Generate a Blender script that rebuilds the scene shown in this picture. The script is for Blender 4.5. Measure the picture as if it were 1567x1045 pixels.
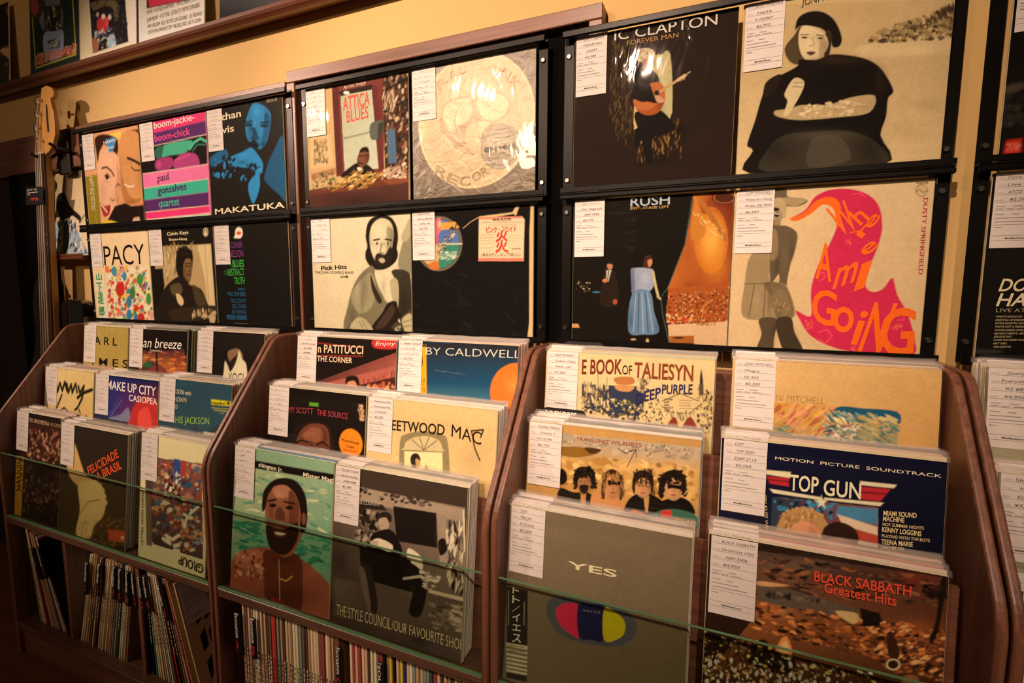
import bpy, math, random
import numpy as np
from mathutils import Vector, Matrix

for _o in list(bpy.data.objects):
    bpy.data.objects.remove(_o)
S = bpy.context.scene
COL = S.collection

# ---------------------------------------------------------------- camera
CAM_H = 1.2                      # metres above the floor
IMW, IMH = 1567, 1045
FPX = 767.5771
YAW, PITCH, ROLL = 0.4021, -0.1057, 0.0041
_cy, _sy = math.cos(YAW), math.sin(YAW)
FWD = Vector((-_sy * math.cos(PITCH), _cy * math.cos(PITCH), math.sin(PITCH)))
_R0 = Vector((_cy, _sy, 0))
_U0 = _R0.cross(FWD)
RGT = _R0 * math.cos(ROLL) + _U0 * math.sin(ROLL)
UPV = _U0 * math.cos(ROLL) - _R0 * math.sin(ROLL)
CAMPOS = Vector((0, 0, CAM_H))
cam_d = bpy.data.cameras.new('camera')
cam_d.sensor_width = 36.0
cam_d.sensor_fit = 'HORIZONTAL'
cam_d.lens = FPX / IMW * 36.0
cam_d.clip_start = 0.02
cam = bpy.data.objects.new('camera', cam_d)
COL.objects.link(cam)
_m = Matrix((RGT, UPV, -FWD)).transposed().to_4x4()
_m.translation = CAMPOS
cam.matrix_world = _m
S.camera = cam

# ---------------------------------------------------------------- world, lamps, exposure
world = bpy.data.worlds.new('room_air')
S.world = world
world.use_nodes = True
world.node_tree.nodes['Background'].inputs[0].default_value = (1.0, 0.66, 0.42, 1)
world.node_tree.nodes['Background'].inputs[1].default_value = 0.025
S.view_settings.view_transform = 'Standard'
S.view_settings.look = 'None'
S.view_settings.exposure = 0.0
S.view_settings.gamma = 1.0
S.view_settings.use_curve_mapping = False


def spot(name, loc, aim, watts, cone, blend=0.9, radius=0.022, colr=(1.0, 0.68, 0.50)):
    d = bpy.data.lights.new(name, 'SPOT')
    d.energy = watts
    d.spot_size = math.radians(cone)
    d.spot_blend = blend
    d.shadow_soft_size = radius
    d.color = colr
    o = bpy.data.objects.new(name, d)
    COL.objects.link(o)
    o.location = loc
    v = Vector(aim) - Vector(loc)
    o.rotation_euler = v.to_track_quat('-Z', 'Y').to_euler()
    return o


# track spots on the ceiling, about 1.9 m out from the record wall
spot('track_spot', (-3.30, -1.20, 2.66), (-1.48, 1.10, 1.20), 365, 40, 0.8)
spot('track_spot', (-1.75, -1.30, 2.66), (-1.15, 1.1, 1.62), 108, 55)
spot('track_spot', (-0.55, -1.30, 2.66), (-0.42, 1.1, 1.60), 330, 46, 0.8)
spot('track_spot', (0.42, -1.10, 2.66), (-0.06, 0.86, 0.82), 165, 38)
# unseen fill light, added behind the camera to lift the dim lower shelves
_d = bpy.data.lights.new('fill_light', 'POINT')
_d.energy = 48
_d.shadow_soft_size = 0.14
_d.color = (1.0, 0.64, 0.40)
_o = bpy.data.objects.new('fill_light', _d)
COL.objects.link(_o)
_o.location = (-1.6, -2.0, 2.45)

# ---------------------------------------------------------------- colour helpers


def lin(c):
    return c / 12.92 if c <= 0.04045 else ((c + 0.055) / 1.055) ** 2.4


def hexlin(h):
    h = h.lstrip('#')
    if len(h) == 3:
        h = ''.join(x * 2 for x in h)
    return tuple(lin(int(h[i:i + 2], 16) / 255) for i in (0, 2, 4))


# ---------------------------------------------------------------- materials
def new_mat(name):
    m = bpy.data.materials.new(name)
    m.use_nodes = True
    nt = m.node_tree
    nt.nodes.clear()
    out = nt.nodes.new('ShaderNodeOutputMaterial')
    return m, nt, out


def N(nt, typ, **kw):
    n = nt.nodes.new(typ)
    for k, v in kw.items():
        if k in n.inputs:
            n.inputs[k].default_value = v
        else:
            setattr(n, k, v)
    return n


def plain(name, rgb, rough=0.5, metal=0.0, bump=0.0, bscale=80, var=0.0, spec=0.5, coat=0.0):
    m, nt, out = new_mat(name)
    b = N(nt, 'ShaderNodeBsdfPrincipled', Roughness=rough, Metallic=metal)
    b.inputs['Base Color'].default_value = (*rgb, 1)
    b.inputs['Specular IOR Level'].default_value = spec
    b.inputs['Coat Weight'].default_value = coat
    nt.links.new(b.outputs[0], out.inputs[0])
    if bump or var:
        tc = N(nt, 'ShaderNodeTexCoord')
        no = N(nt, 'ShaderNodeTexNoise', Scale=bscale, Detail=4.0)
        nt.links.new(tc.outputs['Object'], no.inputs['Vector'])
        if bump:
            bp = N(nt, 'ShaderNodeBump', Strength=bump, Distance=0.002)
            nt.links.new(no.outputs[0], bp.inputs['Height'])
            nt.links.new(bp.outputs[0], b.inputs['Normal'])
        if var:
            mr = N(nt, 'ShaderNodeMapRange')
            mr.inputs['To Min'].default_value = 1 - var
            mr.inputs['To Max'].default_value = 1 + var
            nt.links.new(no.outputs[0], mr.inputs['Value'])
            mx = N(nt, 'ShaderNodeMix', data_type='RGBA', blend_type='MULTIPLY')
            mx.inputs[0].default_value = 1
            mx.inputs[6].default_value = (*rgb, 1)
            nt.links.new(mr.outputs[0], mx.inputs[7])
            nt.links.new(mx.outputs[2], b.inputs['Base Color'])
    return m


def wood(name, dark, light, axis='Z', scale=1.0, rough=0.38):
    m, nt, out = new_mat(name)
    b = N(nt, 'ShaderNodeBsdfPrincipled', Roughness=rough)
    tc = N(nt, 'ShaderNodeTexCoord')
    mp = N(nt, 'ShaderNodeMapping')
    st = {'X': (1.2, 60, 60), 'Y': (60, 1.2, 60), 'Z': (60, 60, 1.2)}[axis]
    mp.inputs['Scale'].default_value = tuple(s * scale for s in st)
    n1 = N(nt, 'ShaderNodeTexNoise', Scale=1.6, Detail=6.0, Roughness=0.62, Distortion=0.5)
    n2 = N(nt, 'ShaderNodeTexNoise', Scale=5.5, Detail=3.0)
    nt.links.new(tc.outputs['Object'], mp.inputs[0])
    nt.links.new(mp.outputs[0], n1.inputs['Vector'])
    nt.links.new(mp.outputs[0], n2.inputs['Vector'])
    ad = N(nt, 'ShaderNodeMath', operation='MULTIPLY_ADD')
    ad.inputs[1].default_value = 0.35
    nt.links.new(n2.outputs[0], ad.inputs[0])
    nt.links.new(n1.outputs[0], ad.inputs[2])
    cr = N(nt, 'ShaderNodeValToRGB')
    cr.color_ramp.elements[0].position = 0.42
    cr.color_ramp.elements[0].color = (*dark, 1)
    cr.color_ramp.elements[1].position = 0.92
    cr.color_ramp.elements[1].color = (*light, 1)
    nt.links.new(ad.outputs[0], cr.inputs[0])
    nt.links.new(cr.outputs[0], b.inputs['Base Color'])
    bp = N(nt, 'ShaderNodeBump', Strength=0.08, Distance=0.001)
    nt.links.new(n1.outputs[0], bp.inputs['Height'])
    nt.links.new(bp.outputs[0], b.inputs['Normal'])
    nt.links.new(b.outputs[0], out.inputs[0])
    return m


def print_mat(name, rough=0.55, spec=0.04, bump=0.0):
    """ink on card: colours live on the mesh, grain comes from noise"""
    m, nt, out = new_mat(name)
    b = N(nt, 'ShaderNodeBsdfPrincipled', Roughness=rough)
    b.inputs['Specular IOR Level'].default_value = spec
    a = N(nt, 'ShaderNodeAttribute', attribute_name='Col')
    tc = N(nt, 'ShaderNodeTexCoord')
    no = N(nt, 'ShaderNodeTexNoise', Scale=220.0, Detail=2.0)
    nt.links.new(tc.outputs['Object'], no.inputs['Vector'])
    mr = N(nt, 'ShaderNodeMapRange')
    mr.inputs['To Min'].default_value = 0.93
    mr.inputs['To Max'].default_value = 1.07
    nt.links.new(no.outputs[0], mr.inputs['Value'])
    mx = N(nt, 'ShaderNodeMix', data_type='RGBA', blend_type='MULTIPLY')
    mx.inputs[0].default_value = 1
    nt.links.new(a.outputs[0], mx.inputs[6])
    nt.links.new(mr.outputs[0], mx.inputs[7])
    nt.links.new(mx.outputs[2], b.inputs['Base Color'])
    if bump:
        n3 = N(nt, 'ShaderNodeTexNoise', Scale=26.0, Detail=3.0, Distortion=1.2)
        nt.links.new(tc.outputs['Object'], n3.inputs['Vector'])
        bp = N(nt, 'ShaderNodeBump', Strength=bump, Distance=0.004)
        nt.links.new(n3.outputs[0], bp.inputs['Height'])
        nt.links.new(bp.outputs[0], b.inputs['Normal'])
    nt.links.new(b.outputs[0], out.inputs[0])
    return m


def thin_gloss(nt, bump, f0):
    """Schlick reflectance, the same from either side of a thin sheet"""
    lw = N(nt, 'ShaderNodeLayerWeight', Blend=0.5)
    if bump:
        nt.links.new(bump.outputs[0], lw.inputs['Normal'])
    pw = N(nt, 'ShaderNodeMath', operation='POWER')
    pw.inputs[1].default_value = 5.0
    nt.links.new(lw.outputs['Facing'], pw.inputs[0])
    ma = N(nt, 'ShaderNodeMath', operation='MULTIPLY_ADD')
    ma.inputs[1].default_value = 1 - f0
    ma.inputs[2].default_value = f0
    nt.links.new(pw.outputs[0], ma.inputs[0])
    return ma


def film_mat(name, haze, bump, bscale, rough, tint=(0.98, 0.97, 0.95)):
    """clear polypropylene bag: mostly see-through, with creased gloss"""
    m, nt, out = new_mat(name)
    tr = N(nt, 'ShaderNodeBsdfTransparent')
    tr.inputs[0].default_value = (*tint, 1)
    gl = N(nt, 'ShaderNodeBsdfGlossy', Roughness=rough)
    df = N(nt, 'ShaderNodeBsdfDiffuse')
    df.inputs[0].default_value = (0.85, 0.83, 0.80, 1)
    tc = N(nt, 'ShaderNodeTexCoord')
    mp = N(nt, 'ShaderNodeMapping')
    mp.inputs['Scale'].default_value = (1, 1, 0.55)
    mp.inputs['Rotation'].default_value = (0, 0.6, 0)
    no = N(nt, 'ShaderNodeTexNoise', Scale=bscale, Detail=2.5, Distortion=1.6)
    nt.links.new(tc.outputs['Object'], mp.inputs[0])
    nt.links.new(mp.outputs[0], no.inputs['Vector'])
    bp = N(nt, 'ShaderNodeBump', Strength=bump, Distance=0.006)
    nt.links.new(no.outputs[0], bp.inputs['Height'])
    nt.links.new(bp.outputs[0], gl.inputs['Normal'])
    fr = thin_gloss(nt, bp, .03)
    m1 = N(nt, 'ShaderNodeMixShader')
    nt.links.new(fr.outputs[0], m1.inputs[0])
    nt.links.new(tr.outputs[0], m1.inputs[1])
    nt.links.new(gl.outputs[0], m1.inputs[2])
    m2 = N(nt, 'ShaderNodeMixShader')
    m2.inputs[0].default_value = haze
    nt.links.new(m1.outputs[0], m2.inputs[1])
    nt.links.new(df.outputs[0], m2.inputs[2])
    nt.links.new(m2.outputs[0], out.inputs[0])
    return m


def glass_mat(name):
    m, nt, out = new_mat(name)
    tr = N(nt, 'ShaderNodeBsdfTransparent')
    tr.inputs[0].default_value = (0.88, 0.90, 0.865, 1)
    gl = N(nt, 'ShaderNodeBsdfGlossy', Roughness=0.02)
    fr = thin_gloss(nt, None, .035)
    m1 = N(nt, 'ShaderNodeMixShader')
    nt.links.new(fr.outputs[0], m1.inputs[0])
    nt.links.new(tr.outputs[0], m1.inputs[1])
    nt.links.new(gl.outputs[0], m1.inputs[2])
    nt.links.new(m1.outputs[0], out.inputs[0])
    return m


M = {}
M['paint'] = plain('ochre_wall_paint', (0.66, 0.45, 0.165), 0.75, bump=0.25, bscale=260, var=0.05)
M['walnut_z'] = wood('walnut_upright', (0.085, 0.033, 0.019), (0.27, 0.115, 0.064), 'Z')
M['walnut_x'] = wood('walnut_lengthwise', (0.085, 0.033, 0.019), (0.27, 0.115, 0.064), 'X')
M['walnut_y'] = wood('walnut_shelf', (0.06, 0.025, 0.015), (0.16, 0.08, 0.05), 'X')
M['mahogany'] = wood('mahogany_moulding', (0.09, 0.026, 0.012), (0.17, 0.058, 0.026), 'X', rough=0.3)
M['floor'] = wood('floor_boards', (0.10, 0.035, 0.015), (0.20, 0.075, 0.03), 'X', 0.6, rough=0.35)
M['door'] = wood('dark_door', (0.012, 0.006, 0.004), (0.028, 0.014, 0.008), 'Z', rough=0.5)
M['black_metal'] = plain('black_powder_coat', (0.004, 0.0035, 0.003), 0.34, 0.0, bump=0.05, bscale=400, spec=0.16)
M['black_board'] = plain('black_backing', (0.003, 0.0025, 0.002), 0.9, var=0.1, spec=0.05)
M['chrome'] = plain('chrome', (0.75, 0.72, 0.68), 0.18, 1.0)
M['string'] = plain('nickel_string', (0.62, 0.56, 0.47), 0.45, 0.25)
M['gloss_black'] = plain('gloss_black_lacquer', (0.006, 0.006, 0.006), 0.08, coat=1.0)
M['maple'] = wood('maple_neck', (0.50, 0.25, 0.065), (0.66, 0.37, 0.11), 'Z', 0.7, rough=0.25)
M['rosewood'] = wood('rosewood_fingerboard', (0.045, 0.018, 0.01), (0.09, 0.04, 0.022), 'Z', 1.2)
M['black_plastic'] = plain('black_divider_plastic', (0.012, 0.011, 0.011), 0.35)
M['white_ink'] = plain('white_marker_ink', (0.85, 0.80, 0.74), 0.6)
M['red_ink'] = plain('red_marker_ink', (0.55, 0.02, 0.03), 0.6)
M['print'] = print_mat('printed_card')
M['matt_print'] = print_mat('printed_paper', 0.8, 0.2)
M['foil'] = print_mat('embossed_foil', 0.34, 0.9, bump=0.5)
M['film'] = film_mat('clear_bag', 0.0012, 0.16, 8.0, 0.022)
M['film_crease'] = film_mat('creased_bag', 0.0015, 0.34, 10.0, 0.035)
M['film_lip'] = film_mat('bag_mouth', 0.08, 0.6, 30.0, 0.15)
M['glass'] = glass_mat('clear_glass')
M['glass_edge'] = plain('green_glass_edge', (0.10, 0.22, 0.10), 0.15)


# ---------------------------------------------------------------- mesh collecting
class MB:
    def __init__(self):
        self.v, self.f, self.c, self.sm = [], [], [], False

    def add(self, vs, fs, col=None):
        n = len(self.v)
        self.v += [tuple(x) for x in vs]
        for f in fs:
            self.f.append(tuple(i + n for i in f))
            self.c.append(col)
        return self

    def box(self, x0, x1, y0, y1, z0, z1, col=None, bev=0.0):
        if bev <= 0:
            vs = [(x, y, z) for x in (x0, x1) for y in (y0, y1) for z in (z0, z1)]
            fs = [(0, 1, 3, 2), (4, 6, 7, 5), (0, 4, 5, 1), (2, 3, 7, 6), (0, 2, 6, 4), (1, 5, 7, 3)]
            return self.add(vs, fs, col)
        b = bev
        vs, idx = [], {}
        for i, x in enumerate((x0, x1)):
            for j, y in enumerate((y0, y1)):
                for k, z in enumerate((z0, z1)):
                    sx, sy, sz = (1 if i == 0 else -1), (1 if j == 0 else -1), (1 if k == 0 else -1)
                    idx[i, j, k, 0] = len(vs); vs.append((x, y + sy * b, z + sz * b))
                    idx[i, j, k, 1] = len(vs); vs.append((x + sx * b, y, z + sz * b))
                    idx[i, j, k, 2] = len(vs); vs.append((x + sx * b, y + sy * b, z))
        fs = []
        g = lambda i, j, k, a: idx[i, j, k, a]
        for i in (0, 1):
            fs.append([g(i, 0, 0, 0), g(i, 1, 0, 0), g(i, 1, 1, 0), g(i, 0, 1, 0)])
            fs.append([g(0, i, 0, 1), g(1, i, 0, 1), g(1, i, 1, 1), g(0, i, 1, 1)])
            fs.append([g(0, 0, i, 2), g(1, 0, i, 2), g(1, 1, i, 2), g(0, 1, i, 2)])
        for a in (0, 1):
            for c in (0, 1):
                fs.append([g(a, c, 0, 0), g(a, c, 1, 0), g(a, c, 1, 1), g(a, c, 0, 1)])
                fs.append([g(a, 0, c, 0), g(a, 1, c, 0), g(a, 1, c, 2), g(a, 0, c, 2)])
                fs.append([g(0, a, c, 1), g(1, a, c, 1), g(1, a, c, 2), g(0, a, c, 2)])
        for i in (0, 1):
            for j in (0, 1):
                for k in (0, 1):
                    fs.append([g(i, j, k, 0), g(i, j, k, 1), g(i, j, k, 2)])
        return self.add(vs, fs, col)

    def prism_x(self, x0, x1, yz, col=None):
        """outline in (y, z) extruded along x"""
        n = len(yz)
        vs = [(x0, y, z) for y, z in yz] + [(x1, y, z) for y, z in yz]
        fs = [tuple(range(n)), tuple(range(2 * n - 1, n - 1, -1))]
        fs += [(i, i + n, (i + 1) % n + n, (i + 1) % n) for i in range(n)]
        return self.add(vs, fs, col)

    def prism_y(self, y0, y1, xz, col=None):
        n = len(xz)
        vs = [(x, y0, z) for x, z in xz] + [(x, y1, z) for x, z in xz]
        fs = [tuple(range(n)), tuple(range(2 * n - 1, n - 1, -1))]
        fs += [(i, i + n, (i + 1) % n + n, (i + 1) % n) for i in range(n)]
        return self.add(vs, fs, col)

    def tube(self, p, q, r0, r1=None, seg=12, col=None):
        r1 = r0 if r1 is None else r1
        p, q = Vector(p), Vector(q)
        d = (q - p).normalized()
        a = d.orthogonal().normalized()
        b = d.cross(a)
        vs = []
        for c, r in ((p, r0), (q, r1)):
            for i in range(seg):
                t = 2 * math.pi * i / seg
                vs.append(c + a * (r * math.cos(t)) + b * (r * math.sin(t)))
        fs = [(i, (i + 1) % seg, (i + 1) % seg + seg, i + seg) for i in range(seg)]
        fs += [tuple(range(seg - 1, -1, -1)), tuple(range(seg, 2 * seg))]
        return self.add(vs, fs, col)

    def path(self, pts, r, seg=10):
        for a, b in zip(pts, pts[1:]):
            self.tube(a, b, r, r, seg)
        return self

    def build(self, name, mat, parent=None, smooth=False, bevel=0.0):
        me = bpy.data.meshes.new(name)
        grid = getattr(self, 'grid', None)
        me.from_pydata(self.v, [], self.f + (grid[0] if grid else []))
        if grid:
            at = me.attributes.new('Col', 'FLOAT_COLOR', 'POINT')
            buf = np.ones((len(self.v), 4))
            buf[:, :3] = .5
            for poly, c in zip(self.f, self.c):
                if c is not None:
                    buf[list(poly), :3] = c
            buf[grid[1]:grid[1] + len(grid[2]), :3] = grid[2]
            at.data.foreach_set('color', buf.ravel())
        elif any(c is not None for c in self.c):
            at = me.attributes.new('Col', 'FLOAT_COLOR', 'CORNER')
            buf = []
            for poly, c in zip(self.f, self.c):
                if c is None:
                    c = (0.5, 0.5, 0.5)
                if isinstance(c, list):
                    for cc in c:
                        buf += [cc[0], cc[1], cc[2], 1]
                else:
                    buf += [c[0], c[1], c[2], 1] * len(poly)
            at.data.foreach_set('color', buf)
        me.materials.append(mat)
        me.update()
        o = bpy.data.objects.new(name, me)
        COL.objects.link(o)
        if parent:
            o.parent = parent
        if smooth:
            me.shade_smooth()
        if bevel:
            bm = o.modifiers.new('edge', 'BEVEL')
            bm.width = bevel
            bm.segments = 3
            bm.limit_method = 'ANGLE'
            bm.harden_normals = False
        return o


def tag(o, label, cat, group=None):
    o['label'] = label
    o['category'] = cat
    if group:
        o['group'] = group
    return o


def struct(o):
    o['kind'] = 'structure'
    return o


def empty(name, loc=(0, 0, 0), rot=(0, 0, 0)):
    o = bpy.data.objects.new(name, None)
    o.empty_display_size = 0.05
    o.location = loc
    o.rotation_euler = rot
    COL.objects.link(o)
    return o


# ---------------------------------------------------------------- measuring from the photograph
def ray(u, v):
    return FWD + RGT * ((u - IMW / 2) / FPX) + UPV * ((IMH / 2 - v) / FPX)


class Plane:
    """a record's front face: passes (y0 at height z0), leaning back by tan(a)"""
    def __init__(self, y0, z0, lean):
        a = math.atan(lean)
        self.a = a
        self.p0 = Vector((0, y0, z0))
        self.n = Vector((0, math.cos(a), -math.sin(a)))
        self.ez = Vector((0, math.sin(a), math.cos(a)))

    def at(self, u, v):
        d = ray(u, v)
        t = (self.p0 - CAMPOS).dot(self.n) / d.dot(self.n)
        w = CAMPOS + d * t
        return w.x, (w - self.p0).dot(self.ez)      # x, height along the slope from z0


WALLP = Plane(1.105, CAM_H, 0.0)
TIER1 = Plane(0.8205, CAM_H - 0.41, 0.10)
TIER2 = Plane(0.905, CAM_H - 0.28, 0.10)
TIER3 = Plane(0.993, CAM_H - 0.13, 0.10)

CROPS = {'A': (0, 0, 3.166), 'B': (0, 230, 3.166), 'C': (0, 480, 3.267), 'D': (0, 700, 3.029), 'E': (440, 40, 3.602),
         'G': (330, 490, 3.0135), 'H': (320, 670, 2.787), 'M': (780, 510, 3.371), 'N': (1080, 520, 3.074),
         'O': (740, 740, 3.425), 'P': (1050, 780, 3.031), 'a': (100, 120, 4.3528), 'b': (100, 300, 4.3528),
         'c': (450, 40, 4.018), 'd': (450, 280, 4.018), 'e': (850, 0, 3.482), 'f': (1100, 0, 3.482),
         'g': (850, 270, 3.482), 'h': (1117, 270, 3.482), 'i': (1417, 0, 3.48), 'j': (1417, 260, 3.48),
         'z': (0, 0, 6.256), 'y': (0, 120, 3.483), 'x': (1467, 540, 2.07), '1': (0, 0, 1)}
# ---------------------------------------------------------------- lettering
_glyph = {}


def text_mesh(body, bold=0.0):
    k = (body, bold)
    if k not in _glyph:
        c = bpy.data.curves.new('lettering', 'FONT')
        c.body = body
        c.resolution_u = 3
        c.offset = bold
        o = bpy.data.objects.new('lettering', c)
        me = o.to_mesh()
        vs = [(v.co.x, v.co.y) for v in me.vertices]
        fs = [tuple(p.vertices) for p in me.polygons]
        o.to_mesh_clear()
        bpy.data.objects.remove(o)
        bpy.data.curves.remove(c)
        x0 = min(v[0] for v in vs)
        x1 = max(v[0] for v in vs)
        _glyph[k] = ([((x - x0) / (x1 - x0), y / 0.686) for x, y in vs], fs, (x1 - x0) / 0.686)
    return _glyph[k]


# ---------------------------------------------------------------- printed artwork
def clip_rect(p, r):
    for ax, lim, sg in ((0, r[0], 1), (0, r[1], -1), (1, r[2], 1), (1, r[3], -1)):
        q = []
        for i in range(len(p)):
            a, b = p[i - 1], p[i]
            ia, ib = (a[ax] - lim) * sg >= 0, (b[ax] - lim) * sg >= 0
            if ia != ib:
                t = (lim - a[ax]) / (b[ax] - a[ax])
                q.append((a[0] + (b[0] - a[0]) * t, a[1] + (b[1] - a[1]) * t))
            if ib:
                q.append(b)
        p = q
        if len(p) < 3:
            return []
    return p


def smooth_loop(p, n=4):
    out = []
    k = len(p)
    for i in range(k):
        a, b, c, d = p[i - 1], p[i], p[(i + 1) % k], p[(i + 2) % k]
        for s in range(n):
            t = s / n
            out.append(tuple(0.5 * (2 * b[j] + (c[j] - a[j]) * t + (2 * a[j] - 5 * b[j] + 4 * c[j] - d[j]) * t * t
                                    + (3 * b[j] - a[j] - 3 * c[j] + d[j]) * t ** 3) for j in (0, 1)))
    return out


class Art:
    """draws printed shapes as thin ink polygons on one face; (x, z) in the record's own frame"""
    def __init__(self, mb, P, rect, gain, y=0.0, step=3e-5):
        self.mb, self.P, self.r, self.g, self.y, self.step = mb, P, rect, gain, y, step

    def colr(self, h):
        c = hexlin(h)
        return tuple(max(0.004, min(0.88, a * b)) for a, b in zip(c, self.g))

    def nxt(self):
        self.y -= self.step

    def poly(self, pts, c, clip=True):
        if clip:
            pts = clip_rect(pts, self.r)
        if len(pts) < 3:
            return
        self.mb.add([(x, self.y, z) for x, z in pts], [tuple(range(len(pts)))], c)

    def loc(self, nums):
        return [self.P(nums[i], nums[i + 1]) for i in range(0, len(nums) - 1, 2)]

    def stroke(self, pts, w, c):
        for (x0, z0), (x1, z1) in zip(pts, pts[1:]):
            dx, dz = x1 - x0, z1 - z0
            L = math.hypot(dx, dz)
            if L < 1e-7:
                continue
            nx, nz = -dz / L * w / 2, dx / L * w / 2
            ex, ez = dx / L * w * .3, dz / L * w * .3
            self.poly([(x0 + nx - ex, z0 + nz - ez), (x1 + nx + ex, z1 + nz + ez), (x1 - nx + ex, z1 - nz + ez), (x0 - nx - ex, z0 - nz - ez)], c)
            self.y -= 1e-6

    def pxsize(self, x, y):
        a, b, c = self.P(x, y), self.P(x + 1, y), self.P(x, y + 1)
        return 0.5 * (math.hypot(b[0] - a[0], b[1] - a[1]) + math.hypot(c[0] - a[0], c[1] - a[1]))

    def text(self, c, x0, y0, x1, y1, h, flags, body):
        a, b = self.P(x0, y0), self.P(x1, y1)
        bold = 0.014 if 'b' in flags else (-0.008 if 'n' in flags else 0.0)
        vs, fs, asp = text_mesh(body, bold)
        dx, dz = b[0] - a[0], b[1] - a[1]
        if 'v' in flags:                               # runs down the sleeve, tops to the right
            L = math.hypot(dx, dz)
            t = self.P(x0 + h, y0)
            hh = abs(t[0] - a[0])
            ux, uz = -dz / L * hh, dx / L * hh
        elif 'r' in flags:                             # turned with its baseline
            L = math.hypot(dx, dz)
            hh = h * self.pxsize(x0, y0)
            ux, uz = -dz / L * hh, dx / L * hh
        else:
            t = self.P(x0, y0 - h)
            ux, uz = 0.0, t[1] - a[1]
        sh = 0.22 if 'i' in flags else 0.0
        out = []
        L = math.hypot(dx, dz)
        hh = math.hypot(ux, uz)
        for x, y in vs:
            s = x + y * sh * hh / L
            px, pz = a[0] + dx * s + ux * y, a[1] + dz * s + uz * y
            px = min(max(px, self.r[0]), self.r[1])
            pz = min(max(pz, self.r[2]), self.r[3])
            out.append((px, self.y, pz))
        self.mb.add(out, fs, c)

    def ell(self, nums, n=24):
        cx, cy, rx, ry = nums[:4]
        t = math.radians(nums[4]) if len(nums) > 4 else 0
        ct, st = math.cos(t), math.sin(t)
        out = []
        for i in range(n):
            a = 2 * math.pi * i / n
            x, y = rx * math.cos(a), ry * math.sin(a)
            out.append(self.P(cx + x * ct - y * st, cy + x * st + y * ct))
        return out

    def face(self, skin, hair, cx, cy, rx, ry, turn=0.0):
        def dim(c, f):
            return tuple(v * f for v in c)
        E = lambda x, y, a, b, n=14: self.ell((cx + x * rx, cy + y * ry, a * rx, b * ry), n)
        self.poly(E(0, -.22, 1.06, .92, 24), hair); self.nxt()
        self.poly(E(-.86, .08, .12, .2), dim(skin, .7)); self.poly(E(.86, .08, .12, .2), dim(skin, .7)); self.nxt()
        self.poly(E(0, .12, .84, .9, 24), skin); self.nxt()
        self.tone(.62, cx + (.75 - turn) * rx, cy + .2 * ry, .5 * rx, .9 * ry)
        self.tone(.7, cx, cy + .02 * ry, .7 * rx, .16 * ry)
        self.tone(1.25, cx - .2 * rx, cy - .35 * ry, .4 * rx, .3 * ry)
        self.tone(.75, cx, cy + .95 * ry, .7 * rx, .22 * ry)
        dk = dim(skin, .16)
        for s in (-1, 1):
            x = s * .36 + turn * .4
            self.poly(E(x, .02, .17, .085), dim(skin, 1.25)); self.nxt()
            self.poly(E(x, .02, .085, .085), dk); self.nxt()
            self.stroke([self.P(cx + (x - .2) * rx, cy - .16 * ry), self.P(cx + x * rx, cy - .23 * ry), self.P(cx + (x + .2) * rx, cy - .16 * ry)], .09 * rx * self.pxsize(cx, cy), dk)
            self.nxt()
        self.stroke([self.P(cx + (turn * .4) * rx, cy + .05 * ry), self.P(cx + (turn * .5 + .12) * rx, cy + .36 * ry), self.P(cx + (turn * .4 - .08) * rx, cy + .38 * ry)], .07 * rx * self.pxsize(cx, cy), dim(skin, .5))
        self.nxt()
        self.poly(E(turn * .4, .62, .28, .075), (min(.8, skin[0] * .6), skin[1] * .3, skin[2] * .3)); self.nxt()

    def run(self, src):
        for line in src.strip().split('\n'):
            line = line.strip()
            if not line:
                continue
            body = ''
            if '|' in line:
                line, body = line.split('|', 1)
            k = line.replace(',', ' ').split()
            op = k[0]
            self.nxt()
            if op == 'b':
                r = self.r
                self.poly([(r[0], r[2]), (r[1], r[2]), (r[1], r[3]), (r[0], r[3])], self.colr(k[1]), False)
            elif op in 'ps':
                pts = self.loc([float(a) for a in k[2:]])
                self.poly(smooth_loop(pts) if op == 's' else pts, self.colr(k[1]))
            elif op == 'l':
                pts = self.loc([float(a) for a in k[3:]])
                w = float(k[2]) * self.pxsize(float(k[3]), float(k[4]))
                self.stroke(pts, w, self.colr(k[1]))
            elif op == 'e':
                self.poly(self.ell([float(a) for a in k[2:]]), self.colr(k[1]))
            elif op == 'c':                            # true circle, radius in millimetres
                x, z = self.P(float(k[2]), float(k[3]))
                r = float(k[4]) / 1000
                self.poly([(x + r * math.cos(i * math.pi / 32), z + r * math.sin(i * math.pi / 32)) for i in range(64)], self.colr(k[1]))
            elif op == 'w':                            # sector of a true circle: radius in mm, degrees
                x, z = self.P(float(k[2]), float(k[3]))
                r, a0, a1 = float(k[4]) / 1000, math.radians(float(k[5])), math.radians(float(k[6]))
                self.poly([(x, z)] + [(x + r * math.cos(a0 + (a1 - a0) * i / 20), z + r * math.sin(a0 + (a1 - a0) * i / 20)) for i in range(21)], self.colr(k[1]))
            elif op == 'k':                            # printed glow: colour 1 in the middle, colour 2 at the rim
                c1, c2 = self.colr(k[1]), self.colr(k[2])
                cx, cy, rx, ry = [float(a) for a in k[3:7]]
                for i in range(7, 0, -1):
                    t = (i - 1) / 6
                    self.poly(self.ell((cx, cy, rx * i / 7, ry * i / 7)), tuple(a + (b - a) * t for a, b in zip(c1, c2)))
                    self.y -= 2e-6
            elif op == 'q':                            # four-colour blend over a quad
                cs = [self.colr(a) for a in k[1:5]]
                p = self.loc([float(a) for a in k[5:13]])
                if isinstance(self, Press):
                    self.blend(cs, p)
                    continue
                n = 6

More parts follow.
